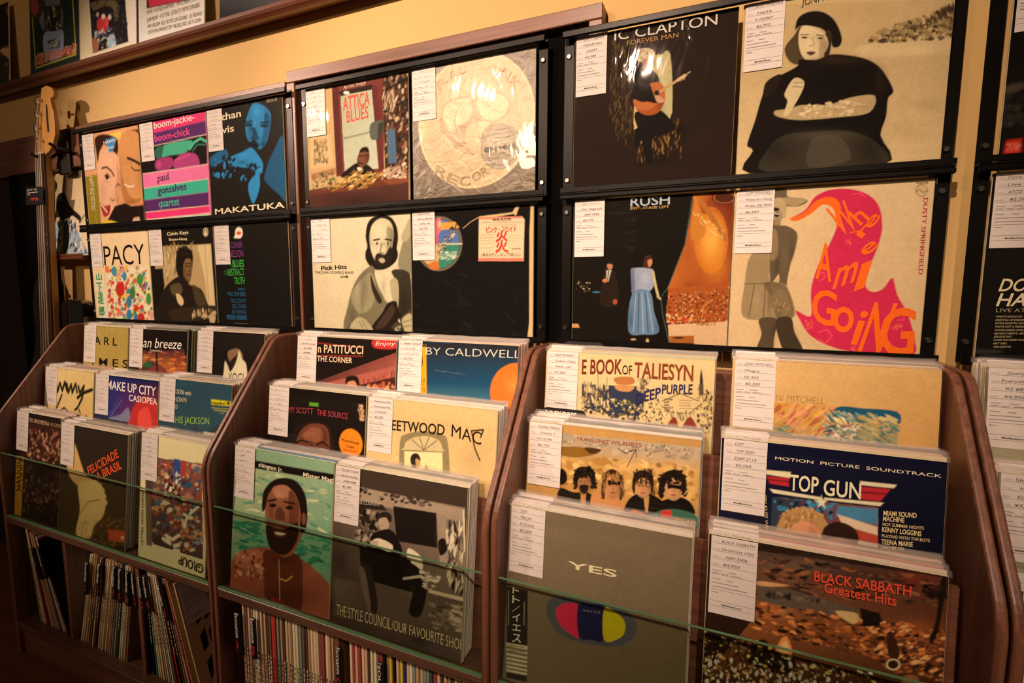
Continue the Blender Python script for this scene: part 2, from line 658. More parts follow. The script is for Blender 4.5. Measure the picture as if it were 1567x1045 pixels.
                def at(i, j):
                    s, t = i / n, j / n
                    w = ((1 - s) * (1 - t), s * (1 - t), s * t, (1 - s) * t)
                    x = sum(w[q] * p[q][0] for q in range(4))
                    z = sum(w[q] * p[q][1] for q in range(4))
                    x = min(max(x, self.r[0]), self.r[1]); z = min(max(z, self.r[2]), self.r[3])
                    return (x, self.y, z), tuple(sum(w[q] * cs[q][m] for q in range(4)) for m in range(3))
                for i in range(n):
                    for j in range(n):
                        g = [at(i, j), at(i + 1, j), at(i + 1, j + 1), at(i, j + 1)]
                        self.mb.add([a[0] for a in g], [(0, 1, 2, 3)], [a[1] for a in g])
            elif op == 'n':                            # busy printed texture: n seed count sx sy rot colours pts
                rnd = random.Random(int(k[1]))
                cnt, sx, sy, ro = int(k[2]), float(k[3]), float(k[4]), math.radians(float(k[5]))
                cols, i = [], 6
                while k[i].startswith('#'):
                    cols.append(self.colr(k[i])); i += 1
                q = [float(a) for a in k[i:]]
                P2 = [(q[m], q[m + 1]) for m in range(0, len(q), 2)]
                xs, ys = [a[0] for a in P2], [a[1] for a in P2]

                def inside(x, y):
                    c = False
                    for (x0, y0), (x1, y1) in zip(P2, P2[1:] + P2[:1]):
                        if (y0 > y) != (y1 > y) and x < (x1 - x0) * (y - y0) / (y1 - y0) + x0:
                            c = not c
                    return c
                done = tries = 0
                fine = isinstance(self, Press)
                if fine:
                    cnt = int(cnt * 2.6)
                while done < cnt and tries < cnt * 20:
                    tries += 1
                    x, y = rnd.uniform(min(xs), max(xs)), rnd.uniform(min(ys), max(ys))
                    if not inside(x, y):
                        continue
                    done += 1
                    c = rnd.choice(cols)
                    f = rnd.uniform(.75, 1.2)
                    sc = rnd.uniform(.28, .95) if fine else 1.0
                    m = rnd.randint(5, 8)
                    a = ro + rnd.uniform(-.35, .35)
                    pts = []
                    for j in range(m):
                        th = 2 * math.pi * j / m
                        rr = rnd.uniform(.55, 1.15)
                        dx, dy = sx * sc * rr * math.cos(th), sy * sc * rr * math.sin(th)
                        pts.append(self.P(x + dx * math.cos(a) - dy * math.sin(a), y + dx * math.sin(a) + dy * math.cos(a)))
                    self.poly(pts, tuple(v * f for v in c))
                    self.y -= 1e-6
            elif op == 't':
                self.text(self.colr(k[1]), *[float(a) for a in k[2:7]], k[7] if len(k) > 7 else '', body)
            elif op == 'd':
                self.tone(*[float(a) for a in k[1:]])
            elif op == 'h':
                self.tone(float(k[2]), *[float(a) for a in k[3:]], col=self.colr(k[1]))
            elif op == 'f':
                self.face(self.colr(k[1]), self.colr(k[2]), *[float(a) for a in k[3:]])
            else:
                raise ValueError(line)


# ---------------------------------------------------------------- price card kept inside each bag
CARD_W, CARD_H = 0.066, 0.122


def card_mesh(seed, words=()):
    mb = MB()
    rnd = random.Random(seed)
    w, h = CARD_W, CARD_H
    mb.box(0, w, -0.0003, 0, -h, 0, (0.80, 0.78, 0.77))
    art = Art(mb, lambda x, y: (x / 1000, -y / 1000), (0.001, w - .001, -h + .001, -0.001), (1, 1, 1), -0.00033)
    ink, grey, line = (0.10, 0.09, 0.09), (0.38, 0.37, 0.37), (0.22, 0.21, 0.21)
    for i, y in enumerate((11, 23, 35, 47, 60, 84, 102, 110)):
        art.nxt()
        art.stroke([(0.002, -y / 1000), (w - .002, -y / 1000)], 0.0005, line)
    for i, t in enumerate(('ARTIST', 'TITLE', 'CAT.No.', 'PRICE')):
        art.nxt()
        art.text(grey, 3, 9 + 12 * i, 12, 9 + 12 * i, 2.0, '', t)
        if i < len(words) and words[i]:
            L = min(46, 3.3 * len(words[i]) + 4)
            x0 = 15 if L > 36 else rnd.uniform(15, 22)
            art.text(ink, x0, 9.4 + 12 * i, x0 + L, 9.4 + 12 * i - rnd.uniform(0, .6), 4.4, 'i', words[i])
        else:
            x = rnd.uniform(16, 22)
            e = rnd.uniform(36, 60) if i != 3 else 44
            pts = []
            while x < e:
                pts.append((x / 1000, -(7.6 + 12 * i + rnd.uniform(-2.2, 2.0)) / 1000))
                x += rnd.uniform(.9, 1.9)
                if rnd.random() < .16:
                    art.stroke(pts, .00055, ink); pts = []; x += 1.5
            art.stroke(pts, .00055, ink)
    for y, segs in ((54, ((4, 16), (26, 37))), (58, ((4, 12), (17, 26), (31, 44))), (67, ((4, 15), (25, 34))), (73, ((4, 40),)), (79, ((4, 52),)), (88, ((4, 14),))):
        art.nxt()
        for a, b in segs:
            x = a
            while x < b:
                art.stroke([(x / 1000, -y / 1000), ((x + 1.6) / 1000, -(y + rnd.uniform(-.3, .3)) / 1000)], .0012, grey)
                x += 2.5
    art.nxt()
    art.text((0.06, 0.05, 0.05), 19, 107.6, 47, 107.6, 2.6, 'b', 'MishMashRoom')
    return mb


_cards = {}


def price_card(parent, x, y, z, key=None, words=()):
    """key shares one mesh among cards whose writing cannot be read"""
    k = key if key is not None else ('w', words)
    if k not in _cards:
        o = card_mesh(hash(k) % 1000 if not isinstance(k, int) else k, words).build('price_card', M['matt_print'])
        _cards[k] = o.data
        COL.objects.unlink(o)
        bpy.data.objects.remove(o)
    o = bpy.data.objects.new('price_card', _cards[k])
    COL.objects.link(o)
    o.parent = parent
    o.location = (x, y, z)
    return o


def bag_mesh(w, h, film, lip, nlip=0.0):
    """open-topped clear bag: front sheet and right-hand side; its mouth stands above the sleeve"""
    mb = MB()
    n = 6
    rnd = random.Random(int(w * 1e5) + int(h * 1e4))
    x0, x1 = -w / 2 - .002, w / 2 + .002
    for i in range(n):
        for j in range(n):
            a, b = x0 + (x1 - x0) * i / n, x0 + (x1 - x0) * (i + 1) / n
            c, d = h * j / n, h * (j + 1) / n
            mb.add([(a, 0, c), (b, 0, c), (b, 0, d), (a, 0, d)], [(0, 1, 2, 3)])
    mb.add([(x1, 0, 0), (x1, .0075, 0), (x1, .0075, h), (x1, 0, h)], [(0, 1, 2, 3)])
    return mb


def lip_mesh(w, seed, tall=0.008, deep=.0055):
    mb = MB()
    rnd = random.Random(seed)
    x0, x1 = -w / 2 - .002, w / 2 + .002
    n = 16
    xs = [x0 + (x1 - x0) * i / n for i in range(n + 1)]
    for base, sg in ((0.0, 1), (deep, -1)):
        off = [base + sg * rnd.uniform(0, .0009) for _ in xs]
        top = [tall + rnd.uniform(-.0012, .0012) for _ in xs]
        for i in range(n):
            mb.add([(xs[i], base, 0), (xs[i + 1], base, 0), (xs[i + 1], off[i + 1], top[i + 1]), (xs[i], off[i], top[i])], [(0, 1, 2, 3)])
    return mb


def fine_noise(rs, h, w, cells):
    """smooth random field in -1..1"""
    g = rs.rand(cells + 2, cells + 2) * 2 - 1
    yy, xx = np.linspace(0, cells, h), np.linspace(0, cells, w)
    y0, x0 = yy.astype(int), xx.astype(int)
    fy, fx = (yy - y0)[:, None], (xx - x0)[None, :]
    fy, fx = fy * fy * (3 - 2 * fy), fx * fx * (3 - 2 * fx)
    a, b, c, d = g[y0][:, x0], g[y0][:, x0 + 1], g[y0 + 1][:, x0], g[y0 + 1][:, x0 + 1]
    return (a * (1 - fx) + b * fx) * (1 - fy) + (c * (1 - fx) + d * fx) * fy


class Press(Art):
    """prints the shapes into a fine grid of coloured card (vertex colours), so edges and tones are soft like a photograph"""
    def __init__(self, mb, P, rect, gain, cell, soft=0.0009, grain=0.06, seed=1):
        super().__init__(mb, P, rect, gain, -0.0004, 2e-5)
        self.w = max(24, int(round((rect[1] - rect[0]) / cell)))
        self.h = max(24, int(round((rect[3] - rect[2]) / cell)))
        self.cell = (rect[1] - rect[0]) / self.w
        self.gx = np.linspace(rect[0], rect[1], self.w + 1)
        self.gz = np.linspace(rect[2], rect[3], self.h + 1)
        self.img = np.zeros((self.h + 1, self.w + 1, 3))
        self.soft, self.grain, self.rs = soft, grain, np.random.RandomState(seed)

    def win(self, x0, x1, z0, z1, m):
        i0 = max(0, int((x0 - m - self.gx[0]) / self.cell)); i1 = min(self.w + 1, int((x1 + m - self.gx[0]) / self.cell) + 2)
        dz = self.gz[1] - self.gz[0]
        j0 = max(0, int((z0 - m - self.gz[0]) / dz)); j1 = min(self.h + 1, int((z1 + m - self.gz[0]) / dz) + 2)
        if i0 >= i1 or j0 >= j1:
            return None
        X, Z = np.meshgrid(self.gx[i0:i1], self.gz[j0:j1])
        return (slice(j0, j1), slice(i0, i1)), X, Z

    @staticmethod
    def segdist(X, Z, a, b):
        dx, dz = b[0] - a[0], b[1] - a[1]
        L = dx * dx + dz * dz + 1e-18
        t = np.clip(((X - a[0]) * dx + (Z - a[1]) * dz) / L, 0, 1)
        return np.hypot(X - a[0] - t * dx, Z - a[1] - t * dz)

    def poly(self, pts, c, clip=True, soft=None):
        if len(pts) < 3:
            return
        f = max(self.cell * .75, self.soft if soft is None else soft)
        xs, zs = [p[0] for p in pts], [p[1] for p in pts]
        f = min(f, max(self.cell * .75, .18 * min(max(xs) - min(xs), max(zs) - min(zs))))
        g = self.win(min(xs), max(xs), min(zs), max(zs), f)
        if g is None:
            return
        sl, X, Z = g
        D = np.full(X.shape, 1e9)
        ins = np.zeros(X.shape, bool)
        for a, b in zip(pts, pts[1:] + pts[:1]):
            D = np.minimum(D, self.segdist(X, Z, a, b))
            if a[1] != b[1]:
                cr = ((a[1] > Z) != (b[1] > Z)) & (X < (b[0] - a[0]) * (Z - a[1]) / (b[1] - a[1]) + a[0])
                ins ^= cr
        al = np.clip(np.where(ins, D, -D) / (2 * f) + .5, 0, 1)[..., None]
        self.img[sl] = self.img[sl] * (1 - al) + np.array(c) * al

    def stroke(self, pts, w, c):
        if len(pts) < 2:
            return
        xs, zs = [p[0] for p in pts], [p[1] for p in pts]
        g = self.win(min(xs), max(xs), min(zs), max(zs), w + self.cell)
        if g is None:
            return
        sl, X, Z = g
        D = np.full(X.shape, 1e9)
        for a, b in zip(pts, pts[1:]):
            D = np.minimum(D, self.segdist(X, Z, a, b))
        al = (np.clip((w / 2 - D) / self.cell + .5, 0, 1) * min(1, w / self.cell))[..., None]
        self.img[sl] = self.img[sl] * (1 - al) + np.array(c) * al

    def blend(self, cs, p):
        g = self.win(min(a[0] for a in p), max(a[0] for a in p), min(a[1] for a in p), max(a[1] for a in p), self.cell)
        if g is None:
            return
        sl, X, Z = g
        s, t = np.full(X.shape, .5), np.full(X.shape, .5)
        (ax, az), (bx, bz), (cx, cz), (dx, dz) = p
        for _ in range(6):                              # invert the bilinear map
            x = ax * (1 - s) * (1 - t) + bx * s * (1 - t) + cx * s * t + dx * (1 - s) * t - X
            z = az * (1 - s) * (1 - t) + bz * s * (1 - t) + cz * s * t + dz * (1 - s) * t - Z
            xs, xt = (bx - ax) * (1 - t) + (cx - dx) * t, (dx - ax) * (1 - s) + (cx - bx) * s
            zs, zt = (bz - az) * (1 - t) + (cz - dz) * t, (dz - az) * (1 - s) + (cz - bz) * s
            de = xs * zt - xt * zs
            de = np.where(np.abs(de) < 1e-12, 1e-12, de)
            s = np.clip(s - (x * zt - xt * z) / de, -.5, 1.5)
            t = np.clip(t - (xs * z - x * zs) / de, -.5, 1.5)
        m = ((s > -.004) & (s < 1.004) & (t > -.004) & (t < 1.004))[..., None]
        s, t = np.clip(s, 0, 1)[..., None], np.clip(t, 0, 1)[..., None]
        c = [np.array(q) for q in cs]
        col = c[0] * (1 - s) * (1 - t) + c[1] * s * (1 - t) + c[2] * s * t + c[3] * (1 - s) * t
        self.img[sl] = np.where(m, col, self.img[sl])

    def tone(self, f, cx, cy, rx, ry, rot=0.0, col=None):
        """soft tonal modelling inside the printed picture: multiplies, or tints towards a colour"""
        o = self.P(cx, cy)
        t = math.radians(rot)
        a, b = self.P(cx + rx * math.cos(t), cy + rx * math.sin(t)), self.P(cx - ry * math.sin(t), cy + ry * math.cos(t))
        ux, uz, vx, vz = a[0] - o[0], a[1] - o[1], b[0] - o[0], b[1] - o[1]
        R = 1.6 * (math.hypot(ux, uz) + math.hypot(vx, vz))
        g = self.win(o[0] - R, o[0] + R, o[1] - R, o[1] + R, 0)
        if g is None:
            return
        sl, X, Z = g
        de = ux * vz - uz * vx
        p, q = ((X - o[0]) * vz - (Z - o[1]) * vx) / de, ((Z - o[1]) * ux - (X - o[0]) * uz) / de
        k = np.exp(-1.6 * (p * p + q * q))[..., None]
        if col is None:
            self.img[sl] = self.img[sl] * (1 + (f - 1) * k)
        else:
            self.img[sl] = self.img[sl] * (1 - f * k) + np.array(col) * f * k

    def flush(self, mb):
        if self.grain:
            g = np.ones(self.img.shape[:2])
            for cells, amp in ((9, .6), (34, .7), (min(90, self.w), .9), (self.w, 1.0)):
                g += self.grain * amp * fine_noise(self.rs, self.h + 1, self.w + 1, cells)
            self.img *= g[..., None]
        np.clip(self.img, .004, .88, out=self.img)
        X, Z = np.meshgrid(self.gx, self.gz)
        n, W = len(mb.v), self.w + 1
        mb.v += list(zip(X.ravel().tolist(), [-.0002] * X.size, Z.ravel().tolist()))
        idx = np.arange(X.size).reshape(X.shape) + n
        q = np.stack([idx[:-1, :-1], idx[:-1, 1:], idx[1:, 1:], idx[1:, :-1]], -1).reshape(-1, 4)
        C = self.img.reshape(-1, 3)
        mb.grid = (q.tolist(), n, C)


ORD = ['first', 'second', 'third', 'fourth', 'fifth', 'sixth', 'seventh', 'eighth', 'ninth', 'tenth', 'eleventh', 'twelfth', 'thirteenth',
       'fourteenth', 'fifteenth', 'sixteenth', 'seventeenth', 'eighteenth', 'nineteenth', 'twentieth']


def ordinal(i):
    if i < 20:
        return ORD[i]
    i += 1
    t = {2: 'twenty', 3: 'thirty', 4: 'forty', 5: 'fifty'}[i // 10]
    if i % 10 == 0:
        return t[:-1] + 'ieth'
    return t + '-' + ORD[i % 10 - 1]


FRONT = {}


def record(label, plane, L, R, T, wc, crop, art, group, words=(), card=0, bagged=True, foil=False, top=None, height=0.315,
           crease=False, cardx=0.004, width=None, edge='#cfc0a4', cardz=0.0, z0=None, name='record_album', soft=.0010, grain=.05):
    """a record in its sleeve, placed from the photographed left edge L, right edge R and top edge T (pixels)"""
    xl = plane.at(*L)[0]
    xr = plane.at(*R)[0]
    st = plane.at(*T)[1] if top is None else top
    if width:
        xr = xl + width
    w = xr - xl
    xc = (xl + xr) / 2
    sb = st - height if z0 is None else z0
    height = st - sb
    base = plane.p0 + plane.ez * sb
    o = empty(name, (xc, base.y, base.z), (-plane.a, 0, 0))
    tag(o, label, 'record', group)
    g = tuple(k / v for k, v in zip((.68, .63, .53), hexlin(wc)))
    x0, y0, s = CROPS[crop]

    def P(cx, cy):
        x, q = plane.at(cx / s + x0, cy / s + y0)
        return x - xc, q - sb
    mb = MB()
    ec = tuple(min(.8, a * b) for a, b in zip(hexlin(edge), g))
    mb.box(-w / 2, w / 2, 0, 0.004, 0, height, ec, bev=0.0008)
    # one grid cell is about one pixel of the photograph
    cell = min(.0032, max(.00115, w / abs(R[0] - L[0]) * (.95 if width is None else .8)))
    a = Press(mb, P, (-w / 2 + .0006, w / 2 - .0006, .0006, height - .0006), g, cell, soft, grain, len(FRONT) + 3)
    a.run(art)
    a.flush(mb)
    mb.build('sleeve', M['foil' if foil else 'print'], o)
    yf = min(v[1] for v in mb.v) - .0001
    if card is not None:
        price_card(o, -w / 2 + cardx, yf - .0004, height - .001 + cardz, None if words else card, tuple(words))
    if bagged:
        bag_mesh(w, height, 0, 0).build('clear_bag', M['film_crease' if crease else 'film'], o).location = (0, yf - .0016, 0)
    FRONT[label] = (o, w, height, yf)
    return o, w, height, yf
# ---------------------------------------------------------------- the room
WALL_Y = 1.15
b = MB().box(-4.2, 2.2, WALL_Y, WALL_Y + .1, 0, 2.75)
struct(b.build('wall_back', M['paint']))
b = MB().box(-4.2, 2.2, -2.6, WALL_Y, -.05, 0)
struct(b.build('floor', M['floor']))
b = MB().box(-4.2, 2.2, -2.6, WALL_Y + .1, 2.75, 2.8)
struct(b.build('ceiling', plain('ceiling_paint', (0.10, 0.07, 0.045), 0.8, var=.05)))
# dark doorway at the far left, its black jamb and the walnut board over it
b = MB().box(-3.9, -2.62, WALL_Y - .02, WALL_Y - .001, 0.002, CAM_H + .432)
struct(b.build('door_1', M['door']))
b = MB().box(-2.618, -2.44, WALL_Y - .06, WALL_Y - .001, 0.002, CAM_H + .432, bev=.003)
struct(b.build('trim_2', M['black_board']))
b = MB().box(-3.9, -2.148, WALL_Y - .035, WALL_Y - .001, CAM_H + .437, CAM_H + .575, bev=.002)
struct(b.build('trim_3', M['walnut_x']))

# picture ledge: a mahogany moulding that carries the upper row of sleeves
prof = [(1.15, .763), (1.130, .7585), (1.128, .753), (1.118, .752), (1.112, .748), (1.100, .748), (1.096, .753), (1.091, .756), (1.088, .763),
        (1.088, .773), (1.15, .773)]
b = MB().prism_x(-4.2, 2.2, [(y - .001, z + CAM_H) for y, z in prof])
struct(b.build('trim_1', M['mahogany']))

# ---------------------------------------------------------------- walnut frames that board the wall behind the racks


def frame(xl, xr, zt, label):
    o = empty('wooden_frame', (xl, WALL_Y, CAM_H - .126))
    dx, dz = -xl, -(CAM_H - .126)
    f = lambda b: (setattr(b, 'v', [(x + dx, y - WALL_Y, z + dz) for x, y, z in b.v]), b)[1]
    f(MB().box(xl, xr, 1.113, 1.149, zt - .032, zt, bev=.002)).build('top_rail', M['walnut_x'], o)
    f(MB().box(xl, xl + .03, 1.113, 1.149, CAM_H - .126, zt - .0325, bev=.002)).build('stile', M['walnut_z'], o)
    f(MB().box(xr - .03, xr, 1.113, 1.149, CAM_H - .126, zt - .0325, bev=.002)).build('stile', M['walnut_z'], o)
    f(MB().box(xl + .031, xr - .031, 1.138, 1.148, CAM_H - .126, zt - .033)).build('back_board', M['black_board'], o)
    return tag(o, label, 'frame')


frame(-2.146, -1.172, CAM_H + .578, 'walnut frame board behind the three-wide black rack on the left')
frame(-1.168, -.268, CAM_H + .603, 'taller walnut frame board behind the middle rack, mitred top right corner showing')


# ---------------------------------------------------------------- black steel display racks
def rack(xl, xr, label, zt=.535, deep=None):
    o = empty('display_rack', (xl, 1.10, CAM_H - .16))
    Z = lambda v: v + .16
    W = xr - xl
    p = lambda b, nm: b.build(nm, M['black_metal'], o)
    p(MB().box(0, W, -.011, -.003, Z(zt + .001), Z(zt + .016), bev=.0025), 'top_rail')
    for zl in (.2065, -.1275):
        p(MB().box(0, W, -.010, .011, Z(zl), Z(zl + .003), bev=.0008).box(0, W, -.010, -.0075, Z(zl + .0035), Z(zl + .0145), bev=.0008), 'record_lip')
    p(MB().box(0, W, -.012, -.003, Z(.195), Z(.2062), bev=.0025), 'middle_rail')
    for x in (0.0, round(W - .022, 4)):
        u = p(MB().box(x, x + .022, .0112, (.0485 if deep is not None and abs(x - deep) < 1e-3 else .0125), Z(-.1265), Z(zt + .014), bev=.0008), 'upright')
        for z in (.240, .170, zt - .03, -.09):
            MB().tube((x + .011, .0112, Z(z)), (x + .011, .0062, Z(z)), .006, .0042, 10).build('bolt', M['chrome'], u, smooth=False)
    return tag(o, label, 'rack', 'black steel record racks')


rack(-2.172, -1.148, 'three-wide black steel record rack on the left, beside the bass guitar', .537)
rack(-1.112, -.388, 'black steel record rack inside the taller walnut frame', .535)
rack(-.350, .346, 'black steel record rack on the bare ochre wall, dark guitarist sleeve top left', .532, .696 - .022)
rack(.376, 1.08, 'black steel record rack cut off by the right edge of the photo', .53)


# ---------------------------------------------------------------- stepped browser bins
def side_profile(back=1.147):
    pts = [(back, -.128), (1.012, -.128)]
    for i in range(1, 6):                       # rounded top nose
        t = i / 6
        a, m, c = (1.012, -.128), (.985, -.128), (.968, -.151)
        pts.append(tuple((1 - t) ** 2 * a[k] + 2 * t * (1 - t) * m[k] + t * t * c[k] for k in (0, 1)))
    pts.append((.968, -.151))
    for i in range(0, 7):                       # rounded elbow above the glass
        t = i / 6
        a, m, c = (.797, -.381), (.775, -.410), (.775, -.445)
        pts.append(tuple((1 - t) ** 2 * a[k] + 2 * t * (1 - t) * m[k] + t * t * c[k] for k in (0, 1)))
    pts += [(.775, -1.198), (back, -1.198)]
    return pts


def bin_unit(xl, xr, bays, label):
    """xl, xr: outer faces of the two side panels; bays: x of the dividers in the lower shelf"""
    o = empty('record_bin', (xl, 1.148, 0))
    dz = CAM_H
    T = .0135
    W = xr - xl

    def p(b, nm, mat, parent=None, bevel=0.0):
        b.v = [(x, y - 1.148, z + dz) for x, y, z in b.v]
        return b.build(nm, M[mat], parent or o, bevel=bevel)
    pr = side_profile()
    p(MB().prism_x(0, T, pr), 'side_panel', 'walnut_z', bevel=.004)
    p(MB().prism_x(W - T, W, pr), 'side_panel', 'walnut_z', bevel=.004)
    a, c = T + .0005, W - T - .0005
    p(MB().box(a, c, .777, 1.136, -.748, -.726, bev=.0015), 'shelf', 'walnut_y')
    p(MB().box(a, c, .871, 1.136, -.632, -.612), 'tier_board', 'walnut_y')
    p(MB().box(a, c, .960, 1.136, -.486, -.468), 'tier_board', 'walnut_y')
    for (y0, z0, y1, z1) in ((.8455, -.7255, .8755, -.425), (.932, -.611, .963, -.303), (1.036, -.467, 1.066, -.168)):
        p(MB().prism_x(a, c, [(y0, z0), (y0 + .008, z0), (y1 + .008, z1), (y1, z1)]), 'step_board', 'walnut_x')
    p(MB().box(a, c, .777, 1.136, -1.110, -1.088, bev=.0015), 'bottom_board', 'walnut_y')
    p(MB().box(a, c, .790, .806, -1.198, -1.111), 'kick_board', 'walnut_x')
    p(MB().box(a, c, 1.137, 1.147, -1.198, -.170), 'back_board', 'walnut_x')
    for x in bays:
        p(MB().box(x - xl - .008, x - xl + .008, .800, 1.136, -1.0875, -.7485), 'divider', 'walnut_z')
    g = p(MB().box(a + .001, c - .001, .7785, .7825, -.7255, -.521), 'glass_pane', 'glass')
    p(MB().box(a + .001, c - .001, .7783, .7827, -.5208, -.5195), 'polished_edge', 'glass_edge', g)
    p(MB().box(a + .001, c - .001, .7770, .7835, -.7258, -.7225), 'bottom_edge', 'glass_edge', g)
    return tag(o, label, 'record bin', 'stepped walnut record bins')


bin_unit(-2.090, -1.123, (-1.815, -1.462), 'stepped walnut record bin on the left, three columns of records wide')
bin_unit(-1.119, -.375, (-.762,), 'stepped walnut record bin in the middle, smiling bearded man on its front sleeve')
bin_unit(-.371, .343, (-.01,), 'stepped walnut record bin holding the plain grey sleeve behind glass')
bin_unit(.347, 1.06, (.70,), 'stepped walnut record bin mostly outside the right edge of the photo')
# ---------------------------------------------------------------- records facing out on the wall racks
Z1T, Z1B, Z2T, Z2B = .537, .2215, .1945, -.1245
GW = 'records displayed on the wall racks'


def wallrec(row, label, L, R, wc, crop, art, **kw):
    top, bot = ((Z1T, Z1B), (Z2T, Z2B))[row]
    kw.setdefault('width', None)
    return record(label, WALLP, L, R, (0, 0), wc, crop, art, GW, top=top - .001, z0=bot + .0005, **kw)


wallrec(0, 'sleeve of a laughing couple cheek to cheek, top left of the left rack', (131, 280), (216.5, 270), '#d8c2b2', 'a', '''
b #e0a078
q #d8a070 #e8b070 #d88a58 #e0a880 190,385 495,330 525,845 240,990
p #f0c860 290,375 370,350 372,400 300,400
s #d59560 368,400 400,352 495,340 510,500 525,790 480,830 410,835 378,760 368,640 350,520
s #b87844 372,640 400,720 440,790 500,800 520,780 480,830 410,835 378,760
s #36170f 197,400 250,372 325,388 352,430 342,520 300,470 255,440 230,500 218,570 205,480
s #e9b092 240,470 300,480 350,520 365,640 370,760 340,850 290,925 245,900 228,800 215,620 222,530
s #d89a78 340,540 365,640 370,760 345,840 330,740 345,640
d .82 250 760 30 90
d .85 330 800 40 50
d 1.08 280 550 50 40
d .8 370 620 14 120
d .85 420 560 50 20
d .8 500 650 30 120
d .75 440 820 60 16
d .8 280 690 34 8
p #1f120c 440,346 495,336 502,382 470,352
p #1c110c 240,988 290,930 330,850 400,830 440,850 524,842 528,968
p #d8b090 455,930 490,920 505,965 440,972
s #e0b848 240,950 300,945 365,970 300,985 240,990
l #2a140e 9 245,598 275,590 305,615 325,650
l #2a140e 6 262,650 280,635 300,660
e #2a140e 278 658 12 16
l #2a140e 14 415,530 460,548 505,575
l #2a140e 7 440,590 460,612 500,612
l #2a140e 6 340,720 352,700 366,715
l #3a1e14 5 300,800 312,815 325,808
s #a8302c 232,830 262,850 300,845 292,905 262,922 245,890
l #f4e0d0 7 240,842 262,868 278,890
l #f4e0d0 7 395,705 425,722 455,715
p #8f7d22 135,655 212,640 240,985 165,996
l #c8b060 3 185,660 208,970
t #e8dcb0 160,655 178,880 26 v |HAPPY END RECORD
s #3f92cc 268,408 295,405 312,392 335,405 325,460 305,493 282,470
t #f4e8e0 258,440 342,422 20 b |HAPPY
t #f4e8e0 282,472 330,465 16 b |END
''', card=1)
wallrec(0, 'sleeve of pink, purple and teal bands with lower-case lettering, top row of the left rack', (217, 250), (319, 240), '#dcc8ba', 'a', '''
b #f07ab0
p #e83c7c 490,300 930,225 932,282 585,368 495,370
t #f6dce0 592,336 862,276 44 b |boom-jackie-
p #5c2c6e 500,385 932,282 940,372 590,450 505,455
t #e8589a 597,422 833,372 44 b |boom-chick
p #130d0c 500,460 940,375 947,572 512,640
s #4cb49a 660,445 830,412 842,450 790,498 700,512 640,520
s #2c6a5c 600,470 650,450 640,520 600,530
l #58c0a6 14 830,470 860,425 900,400 940,420
l #3a8070 8 850,480 880,440 935,440
s #a83a7a 600,600 610,540 700,525 720,560 700,600 650,615
s #b84488 720,560 780,500 860,500 890,540 880,580 740,600
l #d868a0 5 725,545 780,530 830,505
e #c04c90 625 575 16 26
p #f07ab4 515,637 948,572 950,668 520,732
t #7a3a74 615,690 690,675 50 b |paul
p #3fbaa4 520,732 950,667 953,757 525,812
t #4c2c68 617,772 808,740 48 b |gonsalves
p #5a2c70 525,812 953,757 957,848 530,892
t #52c0ae 625,858 762,842 50 b |quartet
p #ee3c80 530,892 957,846 960,897 535,942
p #cce0c4 535,942 960,897 964,918 537,962
t #4a5a50 636,955 778,940 16 |recorded live in
l #f2dcc4 4 515,637 948,572
l #f2dcc4 4 520,732 950,667
l #f2dcc4 4 530,892 957,846
l #f2dcc4 4 535,942 960,897
l #f2dcc4 4 590,450 940,372
''', card=2)
wallrec(0, 'near-black sleeve with a blue-tinted man playing a horn, top right of the left rack', (319.5, 240), (435, 225), '#dcc8ba', 'a', '''
b #1d1a17
q #1a1715 #2c2a28 #16130f #1a1713 940,230 1445,100 1475,865 965,915
s #2f82c0 1215,240 1255,165 1325,185 1368,240 1362,330 1342,420 1300,470 1250,440 1212,400 1200,320
s #235f92 1330,230 1368,260 1362,340 1335,430 1305,460 1320,340
d .5 1230 330 18 90
d .55 1275 400 50 20
d 1.3 1275 220 30 40
d 1.25 1260 300 10 50
d .5 1300 440 60 24
d .6 1340 250 20 60
e #14303f 1222 310 26 12
e #14303f 1325 315 28 12
l #122a3a 8 1200,292 1245,285
l #122a3a 8 1300,295 1355,290
s #174468 1235,330 1265,330 1285,405 1235,408 1248,370
s #101c26 1225,430 1260,410 1290,450 1262,470 1240,455
s #2f8acc 1090,530 1180,490 1240,462 1290,520 1316,570 1302,640 1240,600 1180,592 1100,582
d .55 1180 560 60 16
d .6 1240 580 30 20
d 1.2 1180 510 50 14
s #1f6498 965,530 1060,470 1085,520 1040,560 980,590
n 5 26 16 22 20 #1a2228 #2f8acc #14181c 980,520 1090,520 1300,580 1300,660 1180,680 980,650
e #2f8acc 1060 580 9 26
e #2f8acc 1018 645 14 20
e #2f8acc 1050 640 9 16
s #2f8acc 1218,712 1272,640 1297,700 1272,800 1245,830
e #2f8acc 1280 650 16 45
s #22557e 1390,480 1450,380 1465,600 1475,815 1430,780 1375,730 1328,680 1330,640 1352,560
t #ead8be 1042,282 1172,254 46 b |than
t #ead8be 1045,368 1126,352 46 b |vis
t #f2dec0 1000,906 1462,860 36 b |MAKATUKA
t #a89880 1342,162 1414,148 18 b |SEGUE
''', card=3)

